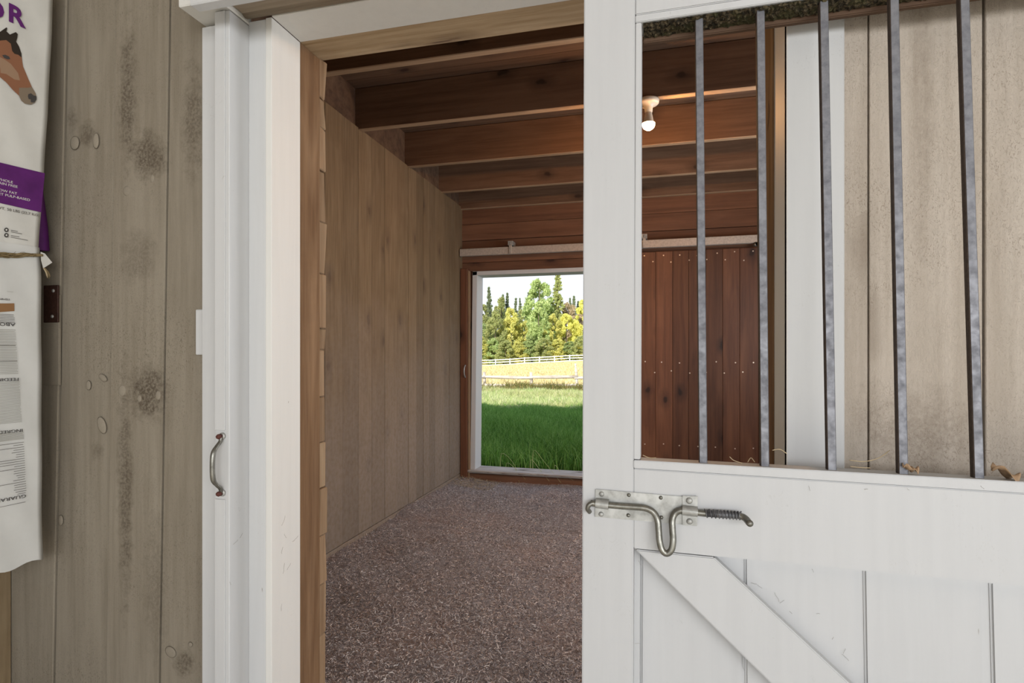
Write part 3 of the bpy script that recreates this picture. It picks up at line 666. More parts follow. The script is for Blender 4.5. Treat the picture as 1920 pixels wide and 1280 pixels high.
# dust wisps caught on the door
def wisp(x, z, ln, ang, y=-.001, mat='web', r=.00022, parent=None, name='cobweb_thread'):
    pts = [];
    for i in range(5):
        t = i / 4; a = ang + random.uniform(-.35, .35); 
        pts.append((x, y - random.uniform(0, .002), z)); x += math.cos(a) * ln / 4; z += math.sin(a) * ln / 4
    return tube(name, pts, r, mat, parent or dr, 4, 3)
for (px, py, ln, a) in ((1452, 1110, .035, -1.2), (1462, 1130, .02, .8), (1480, 1145, .012, -.6), (1420, 1095, .02, -.7), (1408, 1092, .02, -.2), (1530, 1150, .012, .2), (1578, 1225, .03, -.6),
                        (1585, 1215, .02, -1.9), (1560, 1198, .012, 1.2), (1395, 1040, .01, -1.0), (1525, 1072, .012, 1.9), (1500, 1190, .03, -.8), (1190, 1205, .02, .1), (1392, 1230, .05, -1.5),
                        (1197, 1050, .02, -1.0), (1516, 910, .018, -1.4), (1620, 917, .012, .1), (1700, 915, .01, -.9), (1838, 910, .014, -.8), (1870, 1058, .012, -.7), (1260, 940, .008, .5)):
    (x, z) = D(px, py, .039 if py > 1035 and px > 1200 else 0); wisp(x, z, ln * .55, a, .038 if py > 1035 and px > 1200 else -.001)

# ---- slide latch, a part of the door with its own pieces
la = bpy.data.objects.new('slide_latch', None); COL.objects.link(la); la.parent = dr; la['_local'] = 1; la['label'] = 'galvanised slide bolt latch with a looped handle'
def DD(px, py, y): x, z = D(px, py, y); return (x, y, z)
slab('plate', [D(1117, 916), D(1115.5, 968), D(1280, 982.5), D(1306, 984), D(1306, 929), D(1280, 930)], -.004, 0, 'galv', la, .0008)
slab('clamp_plate', [D(1279, 928), D(1279, 983), D(1307, 985), D(1308, 929)], -.0065, -.0035, 'galv', la, .0008)
yr = -.013; R_ = .0066
rod = [DD(1108, 943, yr), DD(1141, 946.5, yr), DD(1170, 949, yr), DD(1200, 951, yr), DD(1214, 953.5, yr), DD(1226, 961, yr), DD(1233, 975, yr - .003), DD(1235, 995, yr - .006), DD(1236.5, 1013, yr - .009),
       DD(1241, 1030, yr - .010), DD(1250, 1037.5, yr - .010), DD(1259, 1030, yr - .010), DD(1262, 1013, yr - .009), DD(1261, 993, yr - .006), DD(1260.5, 975, yr - .003), DD(1265, 963, yr), DD(1275, 957, yr), DD(1290, 957.5, yr),
       DD(1315, 961.5, yr), DD(1345, 963.5, yr), DD(1372, 965, yr), DD(1388, 967, yr - .002), DD(1398, 972, yr - .008), DD(1404, 979.5, yr - .02), DD(1406, 981, yr - .03)]
tube('bolt_rod', rod, R_, 'steel', la, 14, 5)
# clamps bent over the rod
def clamp(pxa, pya, pxb, pyb, rr):
    a = Vector(DD(pxa, pya, yr)); b = Vector(DD(pxb, pyb, yr)); t = (b - a).normalized(); up = t.cross(Vector((0, 1, 0))).normalized()
    if up.z < 0: up = -up
    prof = [(-.0135, -.0045 - yr * 0)] ; pts = []
    for th in np.linspace(-.5 * math.pi, .5 * math.pi, 11): pts.append((math.sin(th) * rr, -math.cos(th) * rr + 0))
    pts = [(-rr - .001, .0085)] + pts + [(rr + .001, .0085)]
    vs = []; 
    for q in (a, b):
        for (u_, w_) in pts: vs.append(q + up * u_ + Vector((0, 1, 0)) * w_)
        for (u_, w_) in pts[::-1]: vs.append(q + up * u_ * .84 + Vector((0, 1, 0)) * (w_ * .84 if w_ < 0 else w_))
    n2 = len(pts) * 2; fs = [(i, (i + 1) % n2, n2 + (i + 1) % n2, n2 + i) for i in range(n2)] + [tuple(range(n2)), tuple(range(n2, 2 * n2))[::-1]]
    me = bpy.data.meshes.new('clamp'); me.from_pydata([v for v in vs], [], fs)
    bm = bmesh.new(); bm.from_mesh(me); bmesh.ops.recalc_face_normals(bm, faces=bm.faces); bm.to_mesh(me); bm.free()
    return link('clamp', me, 'galv', la)
clamp(1279, 956.5, 1308, 960, .0095); clamp(1117, 943.5, 1141, 946.5, .0095)
for (px, py, r_) in ((1292.5, 938, .0065), (1293, 977, .0062), (1128, 926, .0055), (1127, 964, .0055), (1179, 928, .004), (1239, 933, .004), (1178, 966, .004), (1240, 970, .004)):
    x, z = D(px, py, -.006)
    lathe('rivet', [(r_, 0), (r_, .002), (r_ * .6, .0045)], 'galv' if r_ > .005 else 'steel', la, (x, -.003 if r_ < .006 else -.006, z), 14, (math.pi / 2, 0, 0))
# left hook end and spring
tube('hook_end', [DD(1118, 945, yr), DD(1111, 943, yr - .002), DD(1104, 947, yr - .004), DD(1102, 954, yr - .002), DD(1106, 960, yr + .004)], [.0055, .0052, .005, .005, .0048], 'steel', la, 10, 5)
a = Vector(DD(1321, 961.8, yr)); b = Vector(DD(1390, 966.5, yr - .001)); t = (b - a); tn = t.normalized(); u1 = tn.cross(Vector((0, 1, 0))).normalized(); u2 = tn.cross(u1)
NP = 150; sp_ = []
for i in range(NP + 1):
    s_ = i / NP; th = s_ * 2 * math.pi * 10; sp_.append(a + t * (s_ ** .85) + (u1 * math.cos(th) + u2 * math.sin(th)) * .0082)
tube('spring', sp_, .00115, 'spring', la, 6, 1)
tube('sleeve', [a + t * .06, a + t], .0070, 'spring', la, 12, 1, label='dark oily rod section inside the spring')

# ================================================================== LAMP
lc = atx(1216, 204, -.02); LX = -.02
d_ = ray(1216, 204); k_ = (3.458) / d_.y; lc = CAM + d_ * k_
lamp = empty('ceiling_lamp', (lc.x, 3.458, 2.76), 'bare lit bulb in a white porcelain ceiling holder', 'lamp')
lamp['_local'] = 1
lathe('holder', [(.058, .012), (.062, .004), (.060, -.010), (.052, -.018), (.030, -.024), (.024, -.040), (.0225, -.062), (.020, -.064)], 'porcelain', lamp, (0, 0, 0), 32)
bz = (CAM + ray(1216, 234) * k_).z - 2.76
lathe('bulb_neck', [(.0185, -.060), (.021, -.075), (.030, bz + .018), (.037, bz + .008)], 'porcelain', lamp, (0, 0, 0), 24)
prof = [(max(.0375 * math.cos(t), 1e-4), bz + .006 + .038 * math.sin(t)) for t in np.linspace(.02, -math.pi / 2, 10)]
lathe('bulb_globe', prof, 'bulb', lamp, (0, 0, 0), 24, label='glowing white globe of the bulb')

# ================================================================== FEED BAGS
BE = Vector((.176, .984, 0)).normalized(); BN = Vector((BE.y, -BE.x, 0))
B0 = Vector((ax(90, 1.335), 1.335, 0))
def Bp(px, py, off=0):
    o = B0 + BN * off; d = ray(px, py); k = (o - CAM).dot(BN) / d.dot(BN); q = CAM + d * k
    return ((q - o).dot(BE), q.z)
def bagM(origin):
    return Matrix(((BE.x, 0, BN.x, origin.x), (BE.y, 0, BN.y, origin.y), (0, 1, 0, origin.z), (0, 0, 0, 1)))
def bag(name, label, edge, tl, amp, off, mat, group='feed bags hung on twine', bottom=None):
    """edge: (px,py) list down the visible border; cloth runs from t=tl to it"""
    r_ = empty(name, B0 + BN * off, label, 'bag', group); r_['_local'] = 1
    rows = [Bp(px, py, off) for px, py in edge]
    nz_ = 40; nt = 26; V = []
    zs_ = [r[1] for r in rows][::-1]; ts_ = [r[0] for r in rows][::-1]
    ztop, zbot = rows[0][1], rows[-1][1]
    th = .05
    for side in (0, 1):
        for j in range(nz_):
            z = ztop + (zbot - ztop) * j / (nz_ - 1); te = np.interp(z, zs_, ts_)
            for i in range(nt):
                t = tl + (te - tl) * i / (nt - 1)
                zz = z
                if bottom and j == nz_ - 1: zz = z + bottom * math.sin((te - t) * 55)
                bulge = amp * math.sin(math.pi * min(1, (te - t) / .34 + .0)) + .0012 * math.sin(z * 31 + t * 40) * (1 if te - t > .01 else .2)
                w_ = 0 if side == 0 else -th * min(1, (te - t) / .03)
                p = BE * t + BN * (bulge * 0 + w_ + .0015 * math.sin(z * 23 + t * 57)) + Vector((0, 0, zz)); V.append(p)
    fs = []
    for side in (0, 1):
        b_ = side * nz_ * nt
        for j in range(nz_ - 1):
            for i in range(nt - 1):
                q = (b_ + j * nt + i, b_ + j * nt + i + 1, b_ + (j + 1) * nt + i + 1, b_ + (j + 1) * nt + i); fs.append(q if side else q[::-1])
    me = bpy.data.meshes.new('bag_cloth'); me.from_pydata(V, [], fs); 
    bm = bmesh.new(); bm.from_mesh(me); bmesh.ops.remove_doubles(bm, verts=bm.verts, dist=.0004); bmesh.ops.recalc_face_normals(bm, faces=bm.faces)
    bm.to_mesh(me); bm.free(); smooth(me)
    link('bag_cloth', me, mat, r_)
    return r_
def on_bag(name, poly, mat, par, off, h=.003):
    """flat print: polygon given by pixels on the bag plane"""
    P = [Bp(px, py, off) for px, py in poly]
    vs = [BE * t + BN * h + Vector((0, 0, z)) for t, z in P]
    me = bpy.data.meshes.new(name); me.from_pydata(vs, [], [tuple(range(len(vs)))]); me.update()
    return link(name, me, mat, par)
def bag_text(name, s, px, py, hpx, mat, par, off, flip=False, h=.0035, sq=1.0, bold=0):
    t, z = Bp(px, py, off); t2, z2 = Bp(px, py - hpx, off); size = abs(z2 - z) / .70
    m = Matrix(((BE.x, 0, BN.x, 0), (BE.y, 0, BN.y, 0), (0, 1, 0, 0), (0, 0, 0, 1)))
    if flip: m = m @ Matrix.Rotation(math.pi, 4, 'Z')
    m = m @ Matrix.Diagonal((sq, 1, 1, 1))
    p = BE * t + BN * h + Vector((0, 0, z)); m = Matrix.Translation(p) @ m
    return text(name, s, size, mat, par, m, bold=bold)
up_ = bag('feed_bag', 'upper white feed bag with a horse head and purple band', [(101, -30), (97, 60), (93, 150), (88, 230), (83, 320), (77, 400), (72, 470), (71, 484)], -.36, .02, .0, 'bag')
BO = .004
band = [(-60, 289), (0, 305), (83, 325), (76, 398), (0, 381), (-60, 368)]
on_bag('purple_band', band, 'purple', up_, 0, .0032)
bag_text('large_lettering', 'R', 13, 38, 33, 'purple_ink', up_, 0, sq=.92, bold=.0022)
bag_text('large_lettering', 'O', -38, 20, 34, 'purple_ink', up_, 0, sq=.92, bold=.0022)
def hp_(L): return [((x / 5.82), (y / 5.82)) for x, y in L]
on_bag('horse_print', hp_([(-60, 380), (0, 350), (60, 305), (70, 310), (62, 345), (100, 380), (165, 355), (185, 375), (180, 420), (168, 455), (200, 510), (225, 580), (236, 680), (245, 730), (275, 800), (300, 860), (340, 950), (380, 1020), (393, 1070), (375, 1120), (330, 1142),
                           (265, 1132), (225, 1100), (200, 1045), (130, 980), (60, 900), (0, 850), (-60, 800)]), flat('horse_coat', (.24, .105, .055, 1), .6), up_, 0, .0036)
on_bag('horse_mane', hp_([(-60, 375), (0, 345), (60, 303), (72, 308), (62, 345), (100, 380), (165, 353), (186, 375), (180, 420), (168, 457), (200, 510), (226, 590), (228, 630), (190, 600), (150, 590), (125, 560), (110, 480), (60, 440), (0, 445), (-60, 460)]), flat('horse_mane_print', (.028, .02, .014, 1), .6), up_, 0, .0040)
on_bag('horse_muzzle', hp_([(200, 960), (300, 960), (340, 952), (380, 1020), (393, 1070), (375, 1120), (330, 1142), (265, 1132), (225, 1100), (200, 1045)]), flat('horse_muzzle_print', (.20, .155, .11, 1), .6), up_, 0, .0040)
on_bag('horse_cheek', hp_([(-20, 620), (40, 650), (110, 700), (190, 800), (210, 880), (150, 870), (60, 810), (0, 800)]), flat('horse_cheek_print', (.30, .19, .12, 1), .6), up_, 0, .0040)
on_bag('horse_eye', hp_([(15, 605), (50, 600), (90, 620), (105, 648), (70, 650), (35, 635)]), 'ink_dark', up_, 0, .0044)
on_bag('horse_nostril', hp_([(300, 1030), (330, 1020), (360, 1045), (388, 1050), (390, 1090), (365, 1120), (330, 1120), (325, 1085), (305, 1085), (295, 1055)]), 'ink_dark', up_, 0, .0044)
for s_, px, py in (('WHOLE', -9, 337), ('GRAIN FREE', -16, 342), ('LOW FAT', -8, 357), ('BEET PULP-BASED', -14, 363)):
    bag_text('band_lettering', s_, px, py, 4.6, 'ink_white', up_, 0, sq=1.12)
bag_text('weight_lettering', 'NET WT. 50 LBS (22.7 KG)', -28, 387, 5, 'ink', up_, 0, sq=1.05)
for cy in (431, 441):
    on_bag('round_icon', [(10.7 + 4.2 * math.cos(a), cy + 4.2 * math.sin(a)) for a in np.linspace(0, 2 * math.pi, 15)[:-1]], 'ink_dark', up_, 0, .0036)
    on_bag('round_icon', [(10.7 + 1.8 * math.cos(a), cy + 1.8 * math.sin(a)) for a in np.linspace(0, 2 * math.pi, 11)[:-1]], 'bag', up_, 0, .0040)
for x1, y0, y1 in ((32, 431, 433.5), (40, 434, 438), (35, 441, 443.5), (51, 444, 450)):
    on_bag('small_print', [(19, y0), (x1, y1), (x1, y1 + 1.1), (19, y0 + 1.1)], 'ink', up_, 0, .0036)
# purple side of the bag behind
pb_ = bag('feed_bag', 'dark purple back bag edge behind the white bag', [(79, 340), (84, 380), (90, 430), (93, 471)], -.34, .01, -.05, 'purple')
lw = bag('feed_bag', 'lower white feed bag with upside-down print', [(74, 464), (76, 490), (77, 520), (78, 700), (78.5, 880), (79, 1000), (80.5, 1049)], -.36, .02, .002, 'bag_low', bottom=.006)
for s_, px, py, hh in (('ABOUT', 27.5, 605.5, 6.2), ('FEEDING', 34.5, 708, 5.5), ('INGREDIENTS', 42, 803.5, 5.5), ('GUARANTEED', 48, 926, 6)):
    bag_text('heading_lettering', s_, px, py, hh, 'ink_dark', lw, .002, True, sq=1.35)
bag_text('small_lettering', 'TEMPLATE', 18, 560, 3.4, 'ink', lw, .002, True, sq=1.3)
on_bag('ochre_band', [(-30, 569), (25.5, 568.5), (25.5, 583), (-30, 587)], 'ochre', lw, .002, .0036)
def strip(px1, py, mat, hh=.8, px0=-30, slope=-.10):
    on_bag('small_print', [(px0, py - (px0 - px1) * slope * -1 if 0 else py + (px1 - px0) * -slope), (px1, py), (px1, py + hh), (px0, py + hh + (px1 - px0) * -slope)], mat, lw, .002, .0036)
yy_ = 590
def sl(y): return -(y - 650) / 1390
for (y0, y1, st, e0, e1, mt) in ((589.5, 604, 2.9, 26, 26.5, 'ink'), (618, 700, 3.0, 27.5, 33, 'ink_soft'), (714, 792, 2.6, 35, 40, 'ink_soft'), (808, 822, 1.9, 42.5, 43.5, 'ink_soft'), (828, 924, 4.3, 43.5, 48.5, 'ink')):
    y = y0
    while y < y1:
        ex = e0 + (e1 - e0) * (y - y0) / (y1 - y0)
        strip(ex - random.choice((0, 0, 0, 1.5)), y, mt, .95, px0=(-30 if y < 825 or random.random() < .3 else ex - random.uniform(13, 26)), slope=sl(y)); y += st
strip(24, 547, 'ink_soft', .5, 12, sl(547)); strip(46.5, 940, 'ink', .8, -20, sl(940)); strip(28, 647, 'ink', .8, -10, sl(647)); strip(31, 676, 'ink', .8, -10, sl(676))
# twine tying the bags, with the folded corner
tw = empty('twine', B0, 'brown jute twine tied across the hanging bags', 'twine'); tw['_local'] = 1
def Bw(px, py, off): 
    t, z = Bp(px, py, off); return BE * t + BN * off + Vector((0, 0, z))
for k in range(5):
    pts = []
    for i in range(13):
        px = -40 + (120 * i / 12); py = 478 - (k - 2) * 1.7 * (1 - i / 15) + 4 * math.sin(i * 1.1 + k * 1.9) * (1 - i / 14); pts.append(Bw(px, py, .009 + .004 * math.sin(i * 1.6 + k * 2.1)))
    tube('strand', pts, .0028, 'twine', tw, 6, 4)
for k in range(26):
    px = random.uniform(-5, 70); py = 478 + random.uniform(-5, 5); a = random.uniform(-.4, .4)
    tube('fibre', [Bw(px, py, .012), Bw(px + 5, py + 5 * a, .015), Bw(px + 9, py + 9 * a + random.uniform(-3, 3), .013)], .0004, 'twine', tw, 4, 2)
o = on_bag('folded_corner', [(76, 472), (84, 475), (98, 492), (81, 503), (77, 488)], 'bag', tw, .01, .0)
o.data.transform(Matrix.Translation(BN * .010))
for k in range(9):
    tube('frayed_end', [Bw(81 + k * .4, 502, .01), Bw(86 + k * .7, 510 + random.uniform(-1, 1), .012), Bw(91 + k * .8 - 3, 519 + random.uniform(-4, 4), .01)], .0007 if k else .0013, 'straw' if k < 3 else 'twine', tw, 4, 2)
# wooden post and peg the bags hang from
pg = empty('bag_post', (-2.0, 1.2, 0), 'timber post behind the hanging feed bags', 'post')
box('post', -2.047, -1.97, .95, 1.10, -.005, 2.75, 'partition', pg, .004)
box('peg', -2.0, -1.90, 1.0, 1.03, 2.52, 2.55, 'partition', pg, .004)

# ================================================================== LITTER
def leaf(name, loc, size, label, rz, k=1.0):
    nx, ny = 12, 7; V = []
    for i in range(nx):
        t = i / (nx - 1)
        for j in range(ny):
            s_ = (j / (ny - 1) - .5) * 2; w_ = math.sin(math.pi * (t * .96 + .02)) ** .7 * .38
            V.append((size * (t - .5), size * s_ * w_, size * (.10 + .12 * math.sin(t * 9 * k) + .22 * s_ * s_ * math.sin(t * 5 + 1) + .05 * random.random())))
    me = bpy.data.meshes.new(name); me.from_pydata(V, [], [(i * ny + j, (i + 1) * ny + j, (i + 1) * ny + j + 1, i * ny + j + 1) for i in range(nx - 1) for j in range(ny - 1)]); smooth(me)
    o = link(name, me, 'leaf_dry', None, loc); o.rotation_euler = (0, 0, rz); md = o.modifiers.new('thick', 'SOLIDIFY'); md.thickness = .0006
    return tag(o, label, 'leaf')
bpy.context.view_layer.update()
def W_(px, py, y):
    x, z = D(px, py, y); return RM @ Vector((x, y, z)) + Vector((0, 1.22, 1.02))
p = W_(1708, 880, .012); leaf('dried_leaf', p + Vector((0, 0, -.001)), .030, 'crumpled dried leaf on the door ledge at the foot of a bar', .3, 1.6)
p = W_(1886, 889, .018); leaf('dried_leaf', p + Vector((0, 0, -.001)), .045, 'long curled dried leaf resting on the door ledge', .05, .7)
G = 'straw wisps caught along the barred door ledge'
for (pts, lab) in (([(1592, 862), (1620, 865), (1648, 858), (1668, 844)], 'pale straw stem curving up behind the third and fourth bar'),
                   ([(1368, 856), (1376, 863), (1392, 868)], 'dry straw stem on the ledge between the first and second bar'),
                   ([(1594, 874), (1610, 876), (1632, 877)], 'flat straw scrap on the door ledge beside the third bar'),
                   ([(1205, 853), (1218, 858), (1230, 858)], 'straw scrap on the ledge at the door stile'),
                   ([(1448, 844), (1462, 842), (1475, 850)], 'thin straw stem bridging the second bar and white casing'),
                   ([(1415, 866), (1408, 858), (1402, 866)], 'bent straw bit at the foot of the second bar')):
    pp = [W_(px, py, .036 + .003 * i) for i, (px, py) in enumerate(pts)]
    tag(tube('straw', pp, [.0009] * len(pp), 'straw', None, 5, 4), lab, 'straw', G)

# ---- wood shavings over the floor
def shavings(name, n_, mat, xr_, yr_, lmin, lmax, label, mask=None, seed=3, near=0):
    g = np.random.default_rng(seed)
    x = g.uniform(*xr_, n_); y = yr_[0] + (yr_[1] - yr_[0]) * g.uniform(0, 1, n_) ** (1.35 if near else 1)
    if mask is not None:
        k = mask(x, y, g); x = x[k]; y = y[k]
    n_ = len(x); z = hfloor(x, y) + g.uniform(.001, .013, n_)
    L = g.uniform(lmin, lmax, n_) * g.uniform(.5, 1.2, n_); w = g.uniform(.0005, .0015, n_); a = g.uniform(0, 2 * np.pi, n_); pt = g.normal(0, .35, n_); roll = g.uniform(-.8, .8, n_)
    d = np.stack([np.cos(a) * np.cos(pt), np.sin(a) * np.cos(pt), np.sin(pt)], -1); s2 = np.stack([-np.sin(a) * np.cos(roll), np.cos(a) * np.cos(roll), np.sin(roll)], -1)
    c = np.stack([x, y, z], -1); curl = g.normal(0, .25, n_)
    V = np.zeros((n_, 6, 3))
    for i, t in enumerate((-.5, 0, .5)):
        p = c + d * (L * t)[:, None] + s2 * (curl * L * (t * t - .12))[:, None]; p[:, 2] += L * .12 * (.25 - t * t) * 2
        V[:, 2 * i] = p - s2 * w[:, None]; V[:, 2 * i + 1] = p + s2 * w[:, None]
    return bulk(name, V, 6, [(0, 2, 3, 1), (2, 4, 5, 3)], mat, label=label, cat='bedding', kind='stuff')
shavings('wood_shavings', 170000, 'shaving', (-1.92, .9), (1.75, 5.48), .006, .024, 'loose dry wood shavings strewn over the stall floor', near=1)
shavings('dark_bedding', 42000, 'shaving_dark', (-1.9, .9), (1.75, 5.45), .007, .022, 'darker bedding along the boards of the stall', seed=9,  # darker pieces, denser near the left boards and along the groove
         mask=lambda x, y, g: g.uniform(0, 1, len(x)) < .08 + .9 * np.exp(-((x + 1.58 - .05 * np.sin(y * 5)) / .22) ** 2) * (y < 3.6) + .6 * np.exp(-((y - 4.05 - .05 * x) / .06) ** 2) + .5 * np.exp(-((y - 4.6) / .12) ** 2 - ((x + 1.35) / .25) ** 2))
shavings('hay_scraps', 900, 'straw', (-1.93, -1.5), (5.1, 5.5), .03, .07, 'pale hay scraps gathered in the corner by the doorway', seed=5)

# ================================================================== OUTDOORS
def hg(x, y):
    x = np.asarray(x, float); y = np.asarray(y, float)
    b = np.interp(y, [5, 9, 15, 30, 60, 90, 125, 200], [-.06, -.10, -.30, -.70, -.45, -.10, .15, 1.0])
    return b + np.clip((y - 35) / 55, 0, 1.2) * .055 * (x + 19) + .03 * np.sin(x * .9 + y * .5) + .02 * np.sin(x * 2.1 - y * 1.3)
xs_ = np.linspace(-75, 45, 120); ysl = np.concatenate([np.linspace(5.72, 16, 40), np.linspace(16.5, 40, 50), np.linspace(41, 200, 80)])
X, Y = np.meshgrid(xs_, ysl); Z = hg(X, Y)
me = bpy.data.meshes.new('ground'); nx = len(xs_); ny = len(ysl)
me.from_pydata(np.stack([X, Y, Z], -1).reshape(-1, 3).tolist(), [], [(j * nx + i, j * nx + i + 1, (j + 1) * nx + i + 1, (j + 1) * nx + i) for j in range(ny - 1) for i in range(nx - 1)]); smooth(me)
tag(link('ground', me, 'field'), 'grass paddock and dry hay field behind the barn', 'ground', kind='structure')
box('ground', -75, 75, -80, -4.6, -.4, -.06, 'dirtyard', bev=0, label='yard in front of the barn', cat='ground', kind='structure')

def blades(name, n_, mat, y0, y1, h, w, lean, label, r0=-.46, r1=.03, seed=1, powr=.6, mask=None):
    g = np.random.default_rng(seed); y = y0 + (y1 - y0) * g.uniform(0, 1, n_) ** powr; x = y * g.uniform(r0, r1, n_)
    if mask is not None:
        k = mask(x, y, g); x = x[k]; y = y[k]; n_ = len(x)
    z = hg(x, y) - .01; H = g.uniform(*h, n_) * (.75 + .35 * np.sin(x * 1.7 + y * .9) ** 2); Wd = g.uniform(*w, n_)
    a = g.uniform(0, 2 * np.pi, n_); s2 = np.stack([np.cos(a), np.sin(a), 0 * a], -1); la_ = g.uniform(0, 2 * np.pi, n_); ln = g.uniform(0, lean, n_)
    d = np.stack([np.cos(la_) * ln, np.sin(la_) * ln, np.ones(n_)], -1); c = np.stack([x, y, z], -1)
    V = np.zeros((n_, 5, 3)); m_ = c + d * (H * .55)[:, None] * np.array([.55, .55, 1]); tp = c + d * H[:, None] * np.array([1.35, 1.35, 1]); tp[:, 2] -= H * ln * .3
    V[:, 0] = c - s2 * Wd[:, None]; V[:, 1] = c + s2 * Wd[:, None]; V[:, 2] = m_ - s2 * (Wd * .8)[:, None]; V[:, 3] = m_ + s2 * (Wd * .8)[:, None]; V[:, 4] = tp
    return bulk(name, V, 5, [(0, 1, 3, 2), (2, 3, 4)], mat, label=label, cat='grass', kind='stuff')
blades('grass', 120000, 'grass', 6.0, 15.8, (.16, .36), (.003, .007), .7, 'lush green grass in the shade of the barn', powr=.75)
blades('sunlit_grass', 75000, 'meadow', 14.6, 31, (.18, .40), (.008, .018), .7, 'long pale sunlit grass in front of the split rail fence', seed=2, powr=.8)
blades('dry_grass', 60000, 'hay', 31, 92, (.15, .32), (.02, .05), .5, 'golden dry grass of the hay field', seed=3, powr=.8)
blades('weeds', 9000, 'weed', 26.5, 29.8, (.25, .75), (.012, .03), .8, 'brown and green weeds at the foot of the split rail fence', seed=4, mask=lambda x, y, g: g.uniform(0, 1, len(x)) < np.clip((x / y + .30) * 12, .12, 1))
# a few bent stalks leaning over the sill
st = []
for (a, b, c) in (((950, 868), (968, 880), (985, 898)), ((995, 862), (1012, 880), (1030, 902)), ((940, 850), (965, 872), (975, 914)), ((1040, 872), (1055, 890), (1075, 900)), ((1000, 845), (1020, 865), (1052, 905))):
    st.append([at(a[0], a[1], 5.80), at(b[0], b[1], 5.62), at(c[0], c[1], 5.47)])
sg = empty('grass_stalks', (-1.1, 5.7, 0), 'long green grass stalks bent in over the door sill', 'grass', kind='stuff')
for p in st:
    root = Vector((p[0].x, 5.80, -.08)); tube('stalk', [root, p[0], p[1], p[2]], [.003, .0025, .002, .0008], 'meadow', sg, 5, 4)

# ---- split rail fence
FY = 30.0
def FP(px, Y=FY): return ax(px, Y)
fe = empty('split_rail_fence', (FP(996), FY, hg(FP(996), FY)), 'weathered split rail fence crossing the near grass', 'fence')
fx = [FP(700), FP(800), FP(908), FP(996), FP(1081), FP(1180), FP(1280)]
for i, x in enumerate(fx):
    zg = float(hg(x, FY)); top = zg + 1.02 + (.55 if i == 4 else .05)
    tube('post', [(x, FY, zg - .1), (x + .02, FY, zg + .5), (x - .01 + (-.05 if i == 4 else 0), FY, top)], [.10, .09, .08 if i != 4 else .05], 'fence_old', fe, 7, 2)
for i in range(len(fx) - 1):
    for hh, sag in ((.80, .0), (.36, .03)):
        a = Vector((fx[i] - .1, FY - .05, float(hg(fx[i], FY)) + hh)); b = Vector((fx[i + 1] + .1, FY - .05, float(hg(fx[i + 1], FY)) + hh + (.06 if i == 3 else -.04 if i == 2 else 0)))
        if i == 1: a.z -= .25; a.x += .3
        m_ = (a + b) / 2 - Vector((0, 0, sag))
        tube('rail', [a, m_, b], [.075, .105, .08], 'fence_old', fe, 6, 3)
# ---- far white paddock fence
wfn = empty('paddock_fence', (-19, 90, 0), 'white board fence along the edge of the trees', 'fence')
WY = 90.0; wx = np.arange(ax(700, WY), ax(1330, WY), 2.47)
WO = [float(hg(x, WY)) for x in wx]
for i, x in enumerate(wx):
    box('post', x - .07, x + .07, WY - .07, WY + .07, WO[i] - .1, WO[i] + 1.2, 'fence_white', wfn, 0)
for i in range(len(wx) - 1):
    for hh in (.18, .60, 1.0):
        z0, z1 = WO[i] + hh, WO[i + 1] + hh
        hexa('rail', [(wx[i], WY - .12, z0), (wx[i + 1], WY - .12, z1), (wx[i + 1], WY - .075, z1), (wx[i], WY - .075, z0), (wx[i], WY - .12, z0 + .13), (wx[i + 1], WY - .12, z1 + .13), (wx[i + 1], WY - .075, z1 + .13), (wx[i], WY - .075, z0 + .13)], 'fence_white', wfn, 0)
# ---- trees
def quads(C, size, g, up=.0):
    n_ = len(C); a = g.normal(0, 1, (n_, 3)); a /= np.linalg.norm(a, axis=1)[:, None]; b = g.normal(0, 1, (n_, 3)); b -= (b * a).sum(1)[:, None] * a; b /= np.linalg.norm(b, axis=1)[:, None]
    s_ = (size * g.uniform(.6, 1.3, n_))[:, None]; V = np.zeros((n_, 4, 3)); V[:, 0] = C - a * s_; V[:, 1] = C - b * s_ * .55; V[:, 2] = C + a * s_; V[:, 3] = C + b * s_ * .55
    return V
def broad(seed, H, W, n_=11000, gap=.0, size=.19):
    g = np.random.default_rng(seed); P = []
    nb = 110
    for i in range(nb):
        t = g.uniform(.08, 1); rr = W * .5 * math.sin(math.pi * min(.97, (t * .86 + .12))) ** .7; th = g.uniform(0, 6.283); q = g.uniform(.35, 1) ** .5 * rr
        c = np.array([q * math.cos(th), q * math.sin(th), t * H * .93]); r_ = W * g.uniform(.09, .17) * (1 - .35 * t)
        m_ = n_ // nb; d = g.normal(0, 1, (m_, 3)); d /= np.linalg.norm(d, axis=1)[:, None]; P.append(c + d * (r_ * g.uniform(.5, 1.08, m_) )[:, None] * np.array([1, 1, .72]))
    return quads(np.concatenate(P), size, g)
def conifer(seed, H, W, n_=8000, size=.20, droop=.25):
    g = np.random.default_rng(seed); P = []
    nw = int(H * 2.6)
    for i in range(nw):
        t = .08 + .92 * i / nw; rr = W * .5 * (1 - t) ** .85 + .12; nbr = 7
        for k in range(nbr):
            th = g.uniform(0, 6.283); L = rr * g.uniform(.75, 1.15); m_ = max(4, int(n_ / (nw * nbr) * (1.5 - t))); s_ = g.uniform(.1, 1, m_)
            q = np.stack([np.cos(th) * L * s_, np.sin(th) * L * s_, t * H - droop * L * s_ + .12 * s_ ** 3 * L], -1) + g.normal(0, .09, (m_, 3)) * (1.3 - t)
            P.append(q)
    return quads(np.concatenate(P), size, g)
PROT = {}
